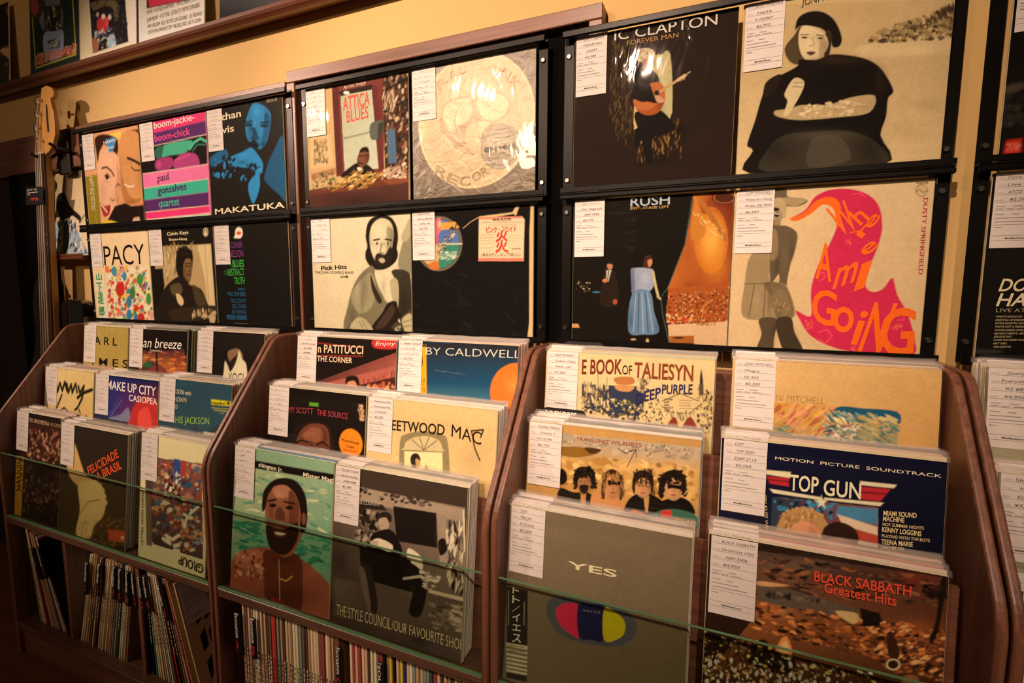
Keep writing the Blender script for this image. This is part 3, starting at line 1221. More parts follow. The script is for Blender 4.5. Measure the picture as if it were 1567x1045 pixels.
wallrec(1, 'cream sleeve with large black capitals over a scatter of coloured dots, left rack', (142, 420), (231, 420), '#d0baa8', 'b', '''
b #ecc8a0
t #1c1410 262,462 532,452 128 |PACY
p #efdcb0 268,474 552,467 588,862 300,838
n 3 70 22 30 0 #c83426 #e0c23a #e89a9a #5a9038 #3a8aa8 #f0e0b8 #e8b060 #d86a50 #f4e8cc 275,478 550,470 582,855 300,835
n 8 40 14 18 0 #c02a22 #4a8030 #f0e4c0 #e8d458 #e888a0 #b02a4a 275,478 550,470 582,855 300,835
e #3a88a8 325 500 18 32
e #3a88a8 395 535 14 32
e #4a8c38 497 555 22 40
e #4a8c38 555 685 18 40
e #3f7a30 448 645 20 42
e #3a7aa0 425 705 18 40
e #3a7aa0 425 790 18 38
e #2f78a0 475 822 20 38
e #c42c24 365 620 30 50
e #c42c24 505 815 24 40
e #58a040 395 835 28 26
p #e6d4c2 200,515 250,515 292,838 226,836
l #8a8070 2 262,520 290,830
t #2f9a4a 208,556 244,556 34 b |山
t #2f9a4a 212,632 246,632 50 b |下
t #2f9a4a 220,712 256,712 62 b |達
t #2f9a4a 228,792 264,792 48 b |郎
''', card=4)
wallrec(1, 'black-bordered sleeve with a sepia seated man holding a guitar, left rack lower row', (231.5, 420), (329, 410), '#d0baa8', 'b', '''
b #18120e
p #b8996a 600,338 970,318 1003,870 595,862
n 4 40 10 60 0 #a88858 #c8ac80 #8a7048 #d0b888 650,335 840,330 840,520 650,560
p #d9bd8e 880,328 968,322 1000,760 955,760 930,560
l #8a6c40 4 930,330 955,700
p #17110d 565,490 650,480 660,600 640,870 590,870
s #191009 735,430 750,362 800,337 845,372 850,430 845,490 832,560 800,592 760,545 740,500
s #7a5a3c 792,430 830,418 846,470 836,540 812,572 785,520
d .6 790 500 14 50
d 1.3 825 440 18 22
l #2a1a10 6 800,450 838,446
e #1c120c 812 466 8 5
e #1c120c 834 464 7 5
l #4a3220 6 826,470 832,500 818,505
l #3a2216 7 808,525 832,523
s #221912 640,660 700,570 780,530 830,590 905,620 950,720 1000,800 1004,872 600,866
s #4a3a28 850,590 905,640 940,730 900,760 860,680
s #5c4a34 700,600 760,580 780,640 720,660
s #dcbc8c 738,652 768,660 788,700 778,728 752,712
s #33261a 690,760 830,740 1000,730 1003,800 840,830 720,830
n 6 14 8 22 0 #d8b888 #b89868 840,765 1000,752 1000,800 840,815
s #c8a878 960,790 1000,800 990,850 965,840
n 7 40 10 10 0 #191009 #2a1c12 #120c08 735,350 800,330 850,360 852,420 830,410 790,425 770,480 745,480
t #f0d4a4 680,264 822,252 22 b |Calvin Keys
t #f0d4a4 692,299 812,292 17 b |Shawn-Neeq
e #e8d0a4 935 240 17 28
e #18120e 935 240 13 22
s #e8d0a4 926,258 935,222 944,258
''', card=5)
wallrec(1, 'black sleeve with a right-aligned stack of violet, green and blue words, left rack', (330, 410), (443, 400), '#d4bfae', 'b', '''
b #15110e
e #f0dfca 1156 245 26 38
e #d84a30 1156 247 16 12
p #f0dfca 1128,262 1148,262 1140,282 1122,278
t #8c3f90 1105,346 1182,343 40 n |OLIVER
t #8c3f90 1096,407 1187,404 44 n |NELSON
t #3fae44 1116,474 1190,471 46 b |BLUES
t #2f7a34 1098,470 1113,470 16 |THE
t #3fae44 1078,531 1193,527 46 |ABSTRACT
t #2f7a34 1058,506 1074,506 14 |AND
t #2f7a34 1058,526 1074,526 14 |THE
t #3fae44 1126,588 1197,585 46 |TRUTH
t #2f6f9e 1150,628 1198,628 16 |STARRING
t #2f6f9e 1084,664 1202,668 28 n |PAUL CHAMBERS
t #2f6f9e 1106,710 1205,712 28 n |ERIC DOLPHY
t #2f6f9e 1118,746 1207,748 28 n |BILL EVANS
t #2f6f9e 1112,785 1208,787 28 n |ROY HAYNES
t #2f6f9e 1078,820 1212,824 28 b |FREDDIE HUBBARD
l #9a6a4a 3 1130,848 1212,851
''', card=6, crease=True)

# middle rack
wallrec(0, 'sleeve of a man seated in a cluttered study by a tall window, orange-red title', (469.5, 200), (626, 200), '#e8d2c0', 'c', '''
b #cda878
p #7a3c34 232,352 545,285 565,420 548,900 262,925
p #5c2a28 232,352 270,344 300,900 262,925
d .7 530 600 14 250
d 1.2 285 600 8 200
d .6 640 580 60 300
p #33231e 268,405 482,358 486,392 292,432
e #f4ecd8 322 410 18 10
p #b9bca4 288,432 476,392 522,872 312,892
q #b4b59c #b9bda6 #c8cab4 #bfc0a8 288,432 476,392 522,872 312,892
t #f2dcc8 305,390 441,356 24 n |Archie Shepp
t #f4604c 302,522 466,484 82 b |ATTICA
t #f4604c 324,594 458,562 70 b |BLUES
l #8e8e78 9 300,692 496,645
p #6a2f2c 478,370 512,362 556,880 520,885
p #3a2820 545,295 705,255 705,900 560,890
n 11 90 13 26 15 #8a6a50 #c8a888 #5a3a2c #6a3a30 #2c1e18 #b08868 #40302a 550,300 700,262 700,890 566,880
p #2a1e1a 545,395 700,310 700,330 548,412
p #2a1e1a 552,520 700,440 700,455 554,540
n 12 16 7 55 8 #d8c0a0 #a88868 #8a5a48 #e8d4b8 550,420 620,385 625,500 556,525
p #54708c 572,640 620,632 632,840 580,845
p #6c4c40 572,632 600,600 625,632
s #5e6258 470,602 540,580 552,620 520,690 472,692
s #3e4038 520,600 555,600 530,690 515,690
s #21140f 395,800 412,752 452,744 464,790 455,830 400,832
s #7c4c36 392,800 415,775 452,775 462,810 446,852 412,874 388,845
d .6 448 820 14 40
d .7 425 800 34 9
d 1.25 410 790 20 20
l #2a1810 6 398,800 420,796
l #2a1810 6 436,792 456,796
l #2a1810 8 396,838 425,846
s #1e1714 290,930 350,862 392,842 412,876 446,850 492,888 500,930
s #f0dcc0 388,870 415,872 420,895 400,895
p #6a3828 90,1010 500,930 705,880 705,1110 95,1150
p #8a4a34 540,950 700,915 700,960 600,985
n 13 60 26 10 -25 #c89848 #8a6028 #e8c880 #3a2a20 #a87838 210,990 380,880 480,900 560,890 440,1000 230,1010
n 14 30 14 14 0 #e8d4c0 #c8a890 #a88068 560,880 690,840 690,930 540,940
p #54302a 95,1040 300,1015 705,960 705,1112 95,1160
d .55 400 1080 300 60
d 1.3 300 1010 220 10
p #dcb688 98,690 224,662 240,850 104,880
n 15 40 8 18 10 #8a7a58 #6a5a40 #b09468 125,700 200,690 210,840 120,850
p #a87850 105,910 255,870 262,905 110,945
n 16 24 12 12 0 #5a6a40 #3a4a2a #8a6a48 #c89878 110,920 255,890 260,990 115,1005
t #e8d0b8 585,312 645,296 16 b |Impulse!
''', card=7)
wallrec(0, 'silvery round coin sleeve under creased clear plastic, top right of the middle rack', (631, 200), (819.5, 180), '#f4dfca', 'c', '''
b #6a5638
n 21 40 30 60 30 #7a6544 #54442c #8a7450 730,110 1490,110 1480,1000 735,1040
c #ecd09a 1106 585 155
c #c0a070 1106 585 149
c #dcbf8c 1106 585 148
k #e2c692 #d4b684 1106 585 300 360
s #c0a274 900,560 930,470 1040,430 1110,440 1110,560 1060,640 1050,740 960,700 900,640
s #e6cc9c 915,560 940,480 1035,445 1090,460 1085,560 1030,600 960,650
s #c8aa7c 1110,450 1190,400 1300,420 1340,480 1310,560 1220,600 1160,560 1110,640
s #ecd2a2 1125,455 1195,412 1290,430 1320,480 1290,545 1220,580 1150,550
s #e8cc9a 1110,600 1180,580 1215,640 1160,730 1110,720 1125,650
s #c4a678 950,720 1060,740 1110,780 1080,810 1010,780
l #b89a6c 7 1000,520 985,600 1010,660 980,720 1040,745
l #f2deb0 5 1012,520 998,600 1022,660
l #b89a6c 7 1130,590 1115,640 1150,700 1130,740
l #f4e0b4 6 930,690 990,760 1070,800
t #b89c6c 900,400 950,330 50 br |R
t #b89c6c 958,340 1010,300 46 br |A
t #b89c6c 1016,300 1060,280 46 br |L
t #f0dcb0 1210,285 1250,300 50 br |U
t #b89c6c 1262,300 1310,335 50 br |N
t #b89c6c 1320,345 1365,395 50 br |K
t #a88a5c 860,905 925,945 52 br |R
t #a88a5c 935,950 1000,980 50 br |E
t #a88a5c 1020,985 1085,975 50 br |C
t #a88a5c 1105,960 1200,905 50 br |OR
c #6a5a40 1268 742 51
c #a8987a 1268 742 49.5
k #cbbb9c #a08e6e 1255 710 108 118
t #2e2820 1172,775 1362,748 24 b |戦争をやめよう
l #5a5040 5 1235,640 1330,625
l #5a5040 5 1222,665 1345,648
l #5a5040 5 1228,690 1330,678
l #5a5040 5 1235,712 1300,702
l #5a5040 5 1232,790 1300,778
l #5a5040 5 1240,812 1290,805
l #4a4032 7 1190,815 1230,850 1290,858 1345,820
e #f0e8d8 1258 757 9 9
''', card=8, crease=True, foil=True)
wallrec(1, 'cream sleeve with a sepia bearded man leaning on a hollow-body guitar, middle rack', (478.5, 420), (629.5, 420), '#dfcbb8', 'd', '''
b #d9cbaa
q #d6c8a8 #e0d2b0 #d8c8a4 #dccaa6 103,205 722,165 718,945 125,900
s #8e876c 640,480 680,330 722,270 722,560 660,540
s #b4aa88 660,330 722,200 722,300 690,360
s #1e1912 440,330 452,250 490,208 550,192 602,216 632,270 640,340 632,400 640,440 620,490 560,530 490,530 445,480 438,430 450,390
s #d6c9a6 465,320 482,255 530,218 585,232 610,285 606,360 592,430 560,470 530,505 495,470 470,400
s #a89c7c 570,270 612,300 606,380 590,440 560,470 570,380
s #282117 498,455 520,430 560,440 590,392 606,420 592,490 552,520 505,505
s #c2b492 520,470 545,462 560,480 540,492
d .66 600 340 26 110
d .7 540 375 60 16
d 1.1 520 290 50 40
d .75 545 440 40 12
d .8 470 360 16 60
l #2a2218 9 490,352 525,345
l #2a2218 9 560,345 598,352
e #f0e6c8 510 372 15 7
e #f0e6c8 578 372 13 7
e #1c160f 510 372 8 8
e #1c160f 578 372 8 8
l #6a6046 6 540,375 528,425 550,432
l #3a2e20 6 515,455 550,452
s #7b735a 330,760 380,600 470,510 505,560 560,720 640,770 640,935 325,920
s #9b9274 350,700 400,610 470,550 500,620 480,760 400,800
s #2f2a1e 470,560 500,640 540,720 520,740 480,660
s #393326 600,540 690,540 722,620 722,940 640,940 632,640
s #ddd2b0 495,545 560,605 636,600 636,780 590,730 530,660
s #b4a884 590,605 636,600 636,780 610,740
d .7 430 640 30 120
d .65 360 820 30 80
d .75 420 740 14 90
d .7 550 640 20 60
d 1.2 390 660 22 70
d .6 680 760 50 140
s #261a13 470,905 540,800 575,740 625,725 640,770 650,800 700,860 640,925 560,940
s #45332a 500,890 560,800 600,750 620,790 560,880
p #4a4030 596,885 715,775 722,810 640,935
n 31 8 14 3 50 #e8dcb8 600,880 712,785 720,815 640,930
s #b6aa86 345,880 395,825 450,850 492,920 440,930 380,915
l #6a6048 4 400,850 440,920
l #6a6048 4 420,845 460,915
s #b9ad8a 665,835 720,805 722,930 690,930 672,885
l #5a5140 4 672,855 720,840
l #5a5140 4 676,885 720,875
l #3a3226 5 320,905 345,870
t #1d1712 168,537 325,527 26 b |Pick Hits
t #3a3226 132,557 367,557 14 n |THE JOHN SCOFIELD BAND
t #1d1712 287,582 335,582 13 b |LIVE
''', card=9)
wallrec(1, 'worn black sleeve with a round picture and a square cream sticker, middle rack', (631, 420), (816.5, 400), '#eed9c6', 'd', '''
b #13110f
n 41 14 60 16 35 #1c1917 #191614 735,560 1450,560 1450,960 735,940
c #7a6c58 888 374 68
c #2c2824 888 374 62
w #5f7cbc 888 374 61 0 90
w #3f8f7a 888 374 61 270 360
w #e0a058 888 374 61 180 270
w #d8607a 888 374 61 90 180
p #e8a850 888 245 990 238 1018 275 888 292
p #d87a8a 880 215 902 215 900 300 880 330
h #c8d8d0 .5 950 440 50 14
p #e6c090 884 236 905 232 905 262 884 280
p #e8dcc0 892 372 1034 370 1034 378 892 380
s #d8b890 800,440 860,390 900,400 890,470 830,500
n 42 40 16 6 -50 #8a8064 #3a352a #e8dcb0 #c4b488 #1e1a16 870,420 985,240 1015,280 900,450
n 43 16 16 6 0 #e8e4cc #a8c8b4 900,420 1000,420 990,470 905,470
s #d87a3c 830,500 880,480 890,530 840,530
p #e6c592 1340,185 1382,112 1396,112 1365,200
p #e6c592 1145,205 1345,180 1345,190 1145,225
l #d8b888 4 1040,278 1085,240 1145,205
p #e3c08a 1456,115 1474,115 1466,975 1432,975 1446,860 1448,300
p #f4d8b4 1137,211 1402,206 1417,224 1411,479 1134,479
p #e88470 1137,211 1402,206 1405,216 1137,224
p #e88470 1134,462 1411,462 1411,479 1134,479
t #44201a 1222,233 1336,229 13 b |PINK FLOYD
l #7a5a48 3 1160,243 1405,240
l #7a5a48 3 1200,260 1365,258
t #e2604a 1183,303 1368,298 28 b |ピンク・フロイド
t #e05440 1238,416 1318,416 100 b |炎
t #6a4a3a 1155,450 1392,448 16 |(あなたがここにいてほしい)
l #8a6a54 2.5 1145,320 1230,318
l #8a6a54 2.5 1145,338 1228,336
l #8a6a54 2.5 1145,356 1226,354
l #8a6a54 2.5 1145,374 1228,372
l #8a6a54 2.5 1150,400 1226,398
l #8a6a54 2.5 1322,320 1400,318
l #8a6a54 2.5 1322,338 1390,336
l #8a6a54 2.5 1322,356 1370,354
l #5a4034 5 1340,405 1392,403
''', card=10, crease=True, words=('PINK FLOYD', 'Wish You Were Here', 'SOPO-100', '¥2,750'))

# right rack
wallrec(0, 'dark sleeve of a grey-haired man leaning in a doorway with an acoustic guitar', (878.3, 170), (1124.5, 150), '#f3e2d4', 'e', '''
b #2a1d16
n 51 140 2.5 22 0 #5a4a30 #6a5636 #46361f #7a6640 300,200 418,190 418,770 330,740 280,560
q #d8c692 #c8b87e #b8c08a #d8c890 418,300 612,288 622,600 418,690
s #d4cc9c 560,330 612,292 620,600 560,640
n 52 60 3 20 0 #a87c3e #8a6030 #c49a58 #6a4624 420,700 655,640 672,840 430,860
p #1c130e 415,280 480,300 440,460 418,470
h #e8dca8 .6 580 420 26 110
d .7 520 640 60 40
d .5 660 700 60 60
d .55 540 840 130 50
s #17110e 412,560 418,440 450,380 492,360 540,395 556,440 560,545 480,560 520,570
s #15100d 425,600 545,580 628,655 634,690 590,715 518,740 516,862 484,862 462,760 440,690
s #120d0b 425,690 470,700 440,780 425,790
s #e4d4b0 428,300 450,262 500,258 530,282 520,320 470,330 440,325
s #cf9a7a 462,320 515,296 526,330 518,365 490,378 470,352
d .65 472 340 14 34
d 1.2 512 330 10 24
l #4a3020 4 496,318 514,314
l #6a4030 4 506,350 520,348
s #d07844 455,470 545,436 582,478 580,545 545,600 482,612 432,582 415,530 470,545 525,520 505,495
s #b86030 432,582 482,612 545,600 580,545 560,540 500,585
d 1.3 480 500 40 26
d .75 560 560 26 40
e #2c1a10 540 495 14 15
e #a88850 540 495 18 19
e #2c1a10 540 495 13 14
l #d8b078 14 560,487 655,425
l #e8c898 18 655,425 690,402
n 53 8 5 5 0 #e8d8b8 #c8a878 655,440 690,395 720,380 690,420
s #17110e 440,440 490,420 530,520 560,545 520,548 450,520
s #e2ae90 530,510 560,515 580,540 545,548
n 54 20 8 5 30 #e8dcc0 #a89878 #f0e8d4 #8a7a60 428,300 445,262 500,256 530,285 500,300 450,320
t #f4eee6 315,218 862,132 52 |IC CLAPTON
t #cc9c5c 382,243 655,200 24 |FOREVER MAN
''', words=('Eric Clapton', 'FOREVER MAN', '536397', '¥3,300'), crease=True)
wallrec(0, 'pale sepia sleeve of a woman in a black beret and dark coat, right rack', (1132, 140), (1450, 130), '#e2cfbe', 'f', '''
b #d6b988
q #c9ac7c #cfb284 #dcc090 #dcc294 130,35 1297,0 1182,866 100,930
s #dcc294 740,250 960,222 1250,205 1240,260 980,300 760,300
h #e6cea0 .7 1000 270 220 30
h #b89c6c .5 1100 560 120 40
h #c4a674 .5 1000 700 160 60
h #c8aa78 .6 700 60 200 60
n 61 120 22 16 0 #8a7450 #6a5638 #a88e62 #50402a #c0a674 800,225 830,180 950,125 1100,85 1260,20 1250,195 1010,222
n 62 50 4 22 -20 #4a3a26 #3a2c1c 1100,110 1260,10 1260,60 1110,140
s #54452e 380,330 350,260 400,190 440,140 470,260 440,340
s #1a130d 408,160 420,100 470,66 540,60 602,92 640,150 656,212 640,248 606,250 590,200 540,150 440,138
s #3a2c1e 570,170 600,180 590,290 560,300
s #e4cfa6 424,210 440,145 490,140 560,180 582,225 570,270 530,310 480,325 440,290
s #c8b088 540,200 582,225 570,270 535,305
d .72 560 250 30 70
d 1.12 480 230 40 60
d .8 500 318 60 14
d .85 500 200 70 16
l #5a4630 5 436,186 478,184
l #5a4630 5 520,186 560,192
e #2a1e14 456 200 16 5
e #2a1e14 540 204 14 5
l #a08a64 4 500,205 510,240 482,244
s #5a3a2c 466,280 490,274 516,280 490,296
s #16100c 190,650 235,500 280,425 350,390 420,350 430,318 520,318 600,290 700,296 800,320 870,372 930,480 902,525 892,620 862,720 872,885 165,925 180,805 152,780 160,735
s #241a12 250,440 330,395 300,480 240,520
h #3a2e22 .5 640 320 160 30
h #2e241a .6 860 430 40 90
d .6 560 450 200 60
s #bfa67c 300,590 380,580 440,560 580,560 700,520 830,510 800,600 630,625 430,640 310,620
n 63 40 22 12 0 #d4be94 #e0cba2 #b89e74 440,570 600,540 720,530 800,560 700,610 440,630
s #3a342a 350,720 560,700 700,700 840,760 865,880 250,915 260,800
s #4c463a 500,740 640,730 700,850 480,890
d .55 300 800 120 90
d .55 800 800 90 120
h #5a5244 .5 560 720 170 30
d .6 560 655 330 16
s #dcc8a0 350,500 400,418 452,432 446,480 408,552 370,612 344,612 366,540
l #8a7656 4 400,440 450,440
l #8a7656 4 395,462 446,464
t #43351f 440,32 578,2 32 n |JONI M
''', words=('Joni Mitchell', 'Hejira', 'P-10296Y', '¥2,750'))
wallrec(1, 'dark sleeve with a figure in a pale blue skirt beside an orange-lit arena', (876.5, 410), (1118.5, 400), '#f3e3d6', 'g', '''
b #19150f
n 71 20 60 12 0 #22201a #1e1b15 290,150 680,120 640,420 300,400
q #b8603a #7a2c1c #a84c26 #c87430 735,82 950,72 935,600 590,600
k #f6b04a #d0782c 828 340 92 180
h #f8c060 .75 830 330 70 110
h #e89838 .6 860 480 80 110
h #6a2418 .7 900 120 70 60
h #8a3a20 .6 720 600 70 60
h #e89040 .5 760 300 40 140
q #e89848 #a03c1e #9a4a22 #c87430 735,82 850,78 800,200 742,180
s #c07838 735,82 760,82 905,310 890,330
s #d48a3c 740,130 760,140 800,300 720,330
n 72 24 5 8 -35 #f8d890 #f0b860 720,180 780,210 900,290 890,340 760,240
e #5a2a1c 900 112 66 38
e #c87844 900 112 58 32
e #5a2a1c 900 112 52 28
p #b4602c 590,600 935,560 922,780 590,780
n 73 160 7 7 0 #6a2c1a #8a4020 #40190f #d08850 #f0c090 #a05028 585,640 930,590 924,770 600,775
n 74 30 8 9 0 #f4d8b8 #d83a2a #e8a860 590,720 740,740 720,790 600,800
p #e6c29c 600,790 924,772 918,922 740,926 735,850 605,880
p #b06a30 605,850 738,848 738,890 606,886
e #3a2a18 655 860 30 5
l #d89858 4 570,650 615,625
l #d89858 5 775,790 790,690 838,655
n 75 8 14 4 0 #a86430 740,780 850,775 850,792 740,796
s #16130f 590,380 690,330 735,84 700,80 560,80 400,500 560,690 600,640
p #16130f 430,110 735,82 690,360 600,590 565,640 570,740 605,885 740,890 740,930 430,930
l #3c605c 5 733,90 690,360 600,590 566,638
l #3c605c 5 562,650 572,740 604,880
s #4a2c20 465,480 478,430 505,420 518,450 505,485 488,492
s #d8946c 490,450 512,440 515,462 500,484
s #a4b2d2 402,500 440,486 500,490 522,502 528,560 500,612 410,620 415,560
s #7a88b0 402,500 420,500 418,620 408,620
d 1.25 480 540 30 40
d .7 420 580 14 50
l #d4c69c 13 520,510 535,590 548,640
l #c8b088 12 545,640 558,652
s #6c90bc 410,622 502,614 525,720 551,828 470,842 389,824
d .6 400 760 18 80
d 1.3 470 700 16 110
d .7 540 800 18 60
l #a8b8d4 5 430,625 415,825
l #46688c 6 445,625 440,830
l #a8c0d8 5 460,622 468,832
l #46688c 6 478,620 495,832
l #a8c0d8 5 490,620 520,828
e #d8b890 490 880 8 18
e #c8a880 415 868 14 6
s #2a2018 262,490 300,480 330,560 330,680 240,680 250,560
e #c8906c 290 476 15 20
s #17120d 270,466 275,456 305,456 312,470 290,466
p #d8d0c8 272,500 298,498 282,560 270,560
l #1a1410 5 284,505 276,560
e #d88868 264 555 14 10
e #b85a3c 318 668 12 14
e #3a80a8 218 616 20 5
n 76 12 5 3 0 #c8b890 #8a7a58 110,560 190,560 180,620 110,600
p #d8a070 85,785 120,785 130,805 85,806
t #bccae0 400,160 610,148 46 b |RUSH
t #d0b06c 400,177 606,168 12 b |EXIT...STAGE LEFT
''', words=('', 'Exit...Stage Left', '35PP 9002', '¥2,750'))
wallrec(1, 'cream sleeve with a big pink swirl lettered in orange, right rack', (1119.5, 400), (1420.5, 400), '#e8d8c8', 'h', '''
b #e2c69a
q #e4c89c #e8cea4 #dec094 #e2c69a 20,75 1085,20 1000,978 0,925
s #d8305c 320,226 400,180 450,112 520,75 620,65 720,88 790,150 812,260 790,370 745,480 722,580 760,615 815,598 866,540 892,630 950,740 985,870 978,946 820,957 660,937 520,900 420,840 370,760 350,714 430,745 430,640 440,560 480,450 545,330 575,230 545,165 490,150 420,205
s #ff7424 320,228 400,190 460,130 540,110 590,160 570,280 555,180 500,148 430,200 360,236
t #ff7424 588,318 690,270 175 br |W
t #ff7424 694,262 745,222 105 br |h
t #ff7424 752,282 806,210 62 br |e
t #ff7424 700,330 770,262 58 br |r
t #ff7424 722,428 798,366 74 br |e
l #d4306c 3 600,110 640,100
l #f0546c 6 655,95 690,88 720,110
t #ff7424 455,540 540,560 190 b |A
t #ff7424 545,600 660,560 150 bi |m
t #ff7424 660,610 715,590 130 bi |I
t #ff7424 432,770 560,800 175 b |G
t #ff7424 545,820 655,830 190 b |o
t #ff7424 640,890 680,895 190 bi |i
t #ff7424 680,930 800,940 260 bi |N
t #ff7424 790,945 975,950 240 b |G
l #f0546c 7 470,520 500,510 505,540 480,555
l #f0546c 7 470,830 520,815 545,850 510,890 480,870
l #f0546c 7 880,720 930,720 925,765 895,765
l #ff7424 6 640,300 690,290 705,300
n 81 10 7 7 0 #f46a58 400,765 440,765 440,815 400,815
n 82 10 7 7 0 #f46a58 640,895 700,895 700,935 650,935
n 83 10 7 7 0 #f46a58 860,785 915,785 915,820 860,820
n 84 8 6 6 0 #f46a58 610,335 655,335 655,365 610,365
s #6e6250 215,110 230,65 300,70 310,108 400,120 408,140 340,162 220,140
s #b09c78 290,112 410,122 345,160 290,140
s #c2ac86 218,130 270,112 300,150 295,220 270,215 262,170 225,170
s #a8957a 215,170 262,168 280,215 262,242 215,240
p #2a2018 215,165 262,168 258,185 215,183
e #1e1610 250 205 14 12
l #e8dcc0 5 240,198 262,202
s #9a8868 215,240 260,230 268,262 215,290
s #6a5c48 215,290 262,262 320,270 360,310 345,400 320,480 300,600 310,640 260,640 262,520 215,560
s #94805f 215,300 250,290 255,420 215,440
s #a28e6c 75,590 110,420 205,410 215,560 300,580 345,745 220,760 70,748
s #7e6c50 180,580 215,560 300,590 340,740 250,755 220,640
d 1.2 140 660 24 90
d .6 210 660 14 90
d 1.15 290 420 20 60
d .7 330 400 16 60
d .65 250 480 20 90
l #5e4e3a 4 130,580 100,748
l #5e4e3a 4 190,570 178,755
l #5e4e3a 4 80,572 210,570
s #8a7658 245,610 300,620 325,740 300,760 230,700 205,690
n 85 10 4 14 30 #6a5a44 #b8a480 240,660 320,680 320,750 250,730
s #5c4e3c 155,760 250,760 235,860 225,925 145,920 168,840
d .7 235 840 16 80
d .7 350 880 20 60
s #453a2c 250,758 325,752 345,830 388,930 300,950 250,830
e #8a7a5c 1022 75 32 34
e #e2c69a 1022 75 28 30
l #8a7a5c 5 990,82 1010,70 1030,86 1055,74
t #8a7a5c 992,40 1054,38 13 b |PHILIPS
t #d64a70 1030,115 1002,520 24 v |DUSTY SPRINGFIELD
''', words=('DUSTY SPRINGFIELD', 'Where Am I Going', 'Philips SBL7820', '¥6,600'))

# rack at the right edge
wallrec(0, 'dark sleeve with a small red emblem, upper one at the right edge of the photo', (1540, 115), (1560, 115), '#d8c8bc', 'i', '''
b #120e0c
q #0e0b0a #141010 #1a1614 #120f0d 400,0 522,0 522,830 380,830
s #4a4238 410,480 450,450 522,440 522,470 440,500
n 91 30 20 18 0 #2a2621 #3a352f #1c1916 400,520 522,500 522,660 400,670
p #d83426 428,752 508,738 504,822 416,822
l #f0a090 7 432,770 452,768 434,800
l #f0a090 7 460,800 472,768 480,800
l #f0a090 7 488,800 486,768 500,775 488,786
''', card=11, width=.315, cardz=0)
wallrec(1, 'black sleeve with bold italic white title above song names, right edge of photo', (1504, 418), (1560, 418), '#d6c4b6', 'j', '''
b #15110f
q #1a1614 #201c1a #120f0d #141110 340,20 522,20 522,1000 275,1010
t #ead8b8 385,645 528,645 64 bi |DO
t #ead8b8 372,724 530,724 66 bi |HA
t #b8a890 372,757 528,757 20 n |LIVE AT
t #c8b490 370,785 510,785 9 bi |WHAT'S GOING ON
t #c8b490 368,803 524,803 9 bi |SACK FULL OF DREAMS
t #c8b490 366,821 526,821 9 bi |LITTLE GHETTO BOY
t #c8b490 364,839 522,839 9 bi |YOU'VE GOT A FRIEND
t #c8b490 362,857 528,857 9 bi |VOICES INSIDE (EVERY
t #c8b490 361,875 524,875 9 bi |HE AIN'T HEAVY, HE'S
t #c8b490 360,892 455,892 9 bi |JEALOUS GUY
t #c8b490 358,910 528,910 9 bi |I LOVE YOU MORE THAN
t #c8b490 356,928 430,928 9 bi |HEY GIRL
t #c8b490 355,946 450,946 9 bi |THE GHETTO
s #3a342f 275,955 400,962 390,975 272,975
''', words=('Donny Hathaway', 'Live', 'ATCO SD33', '¥5,500'), width=.315)
# ---------------------------------------------------------------- front records of every stack in the bins
GB = 'records facing out in the stepped bins'
STACKS = []


def binrec(label, plane, L, R, T, wc, crop, art, short, n=6, edges=(), **kw):
    if plane is TIER1:
        kw.setdefault('z0', -.3155)
    o, w, h, yf = record(label, plane, L, R, T, wc, crop, art, GB, **kw)
    STACKS.append((o, w, h, yf, plane, short, n, edges, wc))
    return o


# left bin, back row
binrec('olive green sleeve with widely spaced black capitals, back row of the left bin', TIER3, (128, 535), (196, 530), (160, 499), '#c4b2a4', 'C', '''
b #a8904c
t #1c1810 470,152 586,160 38 b |A R L
t #1c1810 462,256 640,272 38 b |I M E S
''', 'the olive green sleeve', n=5, card=21)
binrec('sleeve with a sunset bay under flowing cream script, back row of the left bin', TIER3, (197.5, 540), (286, 545), (240, 504), '#c8b6a8', 'C', '''
b #17100d
q #3a1c24 #4a2430 #c86a30 #d88838 700,185 920,180 935,330 700,300
k #f4b848 #c86a34 800 300 70 30
n 101 40 26 5 5 #d87038 #e8a048 #7a3440 #9a4838 #5a2c38 700,190 920,185 930,300 700,290
s #4a2a2a 715,262 760,240 800,260 850,300 925,322 930,345 700,330
s #2f5a3a 712,262 740,236 765,262 745,270
s #7a3a34 720,300 790,255 850,305 800,320
l #2a1c1c 12 782,190 788,310
l #5a3028 3 875,240 885,320
t #eaded0 694,166 905,178 48 i |ean breeze
t #d8c8b8 750,188 812,193 11 |TAKANAKA
''', 'the sunset bay sleeve', n=8, card=22, edges=('#c8b890', '#5a7a4a', '#b8a878', '#3a3428', '#8a9a8a'))
binrec('black sleeve showing a white vest lettered with four capitals, back row of the left bin', TIER3, (301, 540), (404, 545), (355, 508), '#d0beb2', 'C', '''
b #14100d
q #1c1613 #241c18 #120e0c #181210 1055,100 1330,110 1320,360 1055,340
s #8a6a50 1140,190 1190,175 1215,215 1190,245 1150,240
s #e0d4bc 1125,238 1140,262 1152,290 1180,240 1195,182 1210,225 1232,262 1226,380 1108,372 1118,300
s #2a1e18 1150,240 1190,200 1195,185 1178,245 1155,285
t #1e1914 1140,352 1216,356 58 n |YOGI
''', 'the sleeve with the white vest', n=5, card=23, words=())
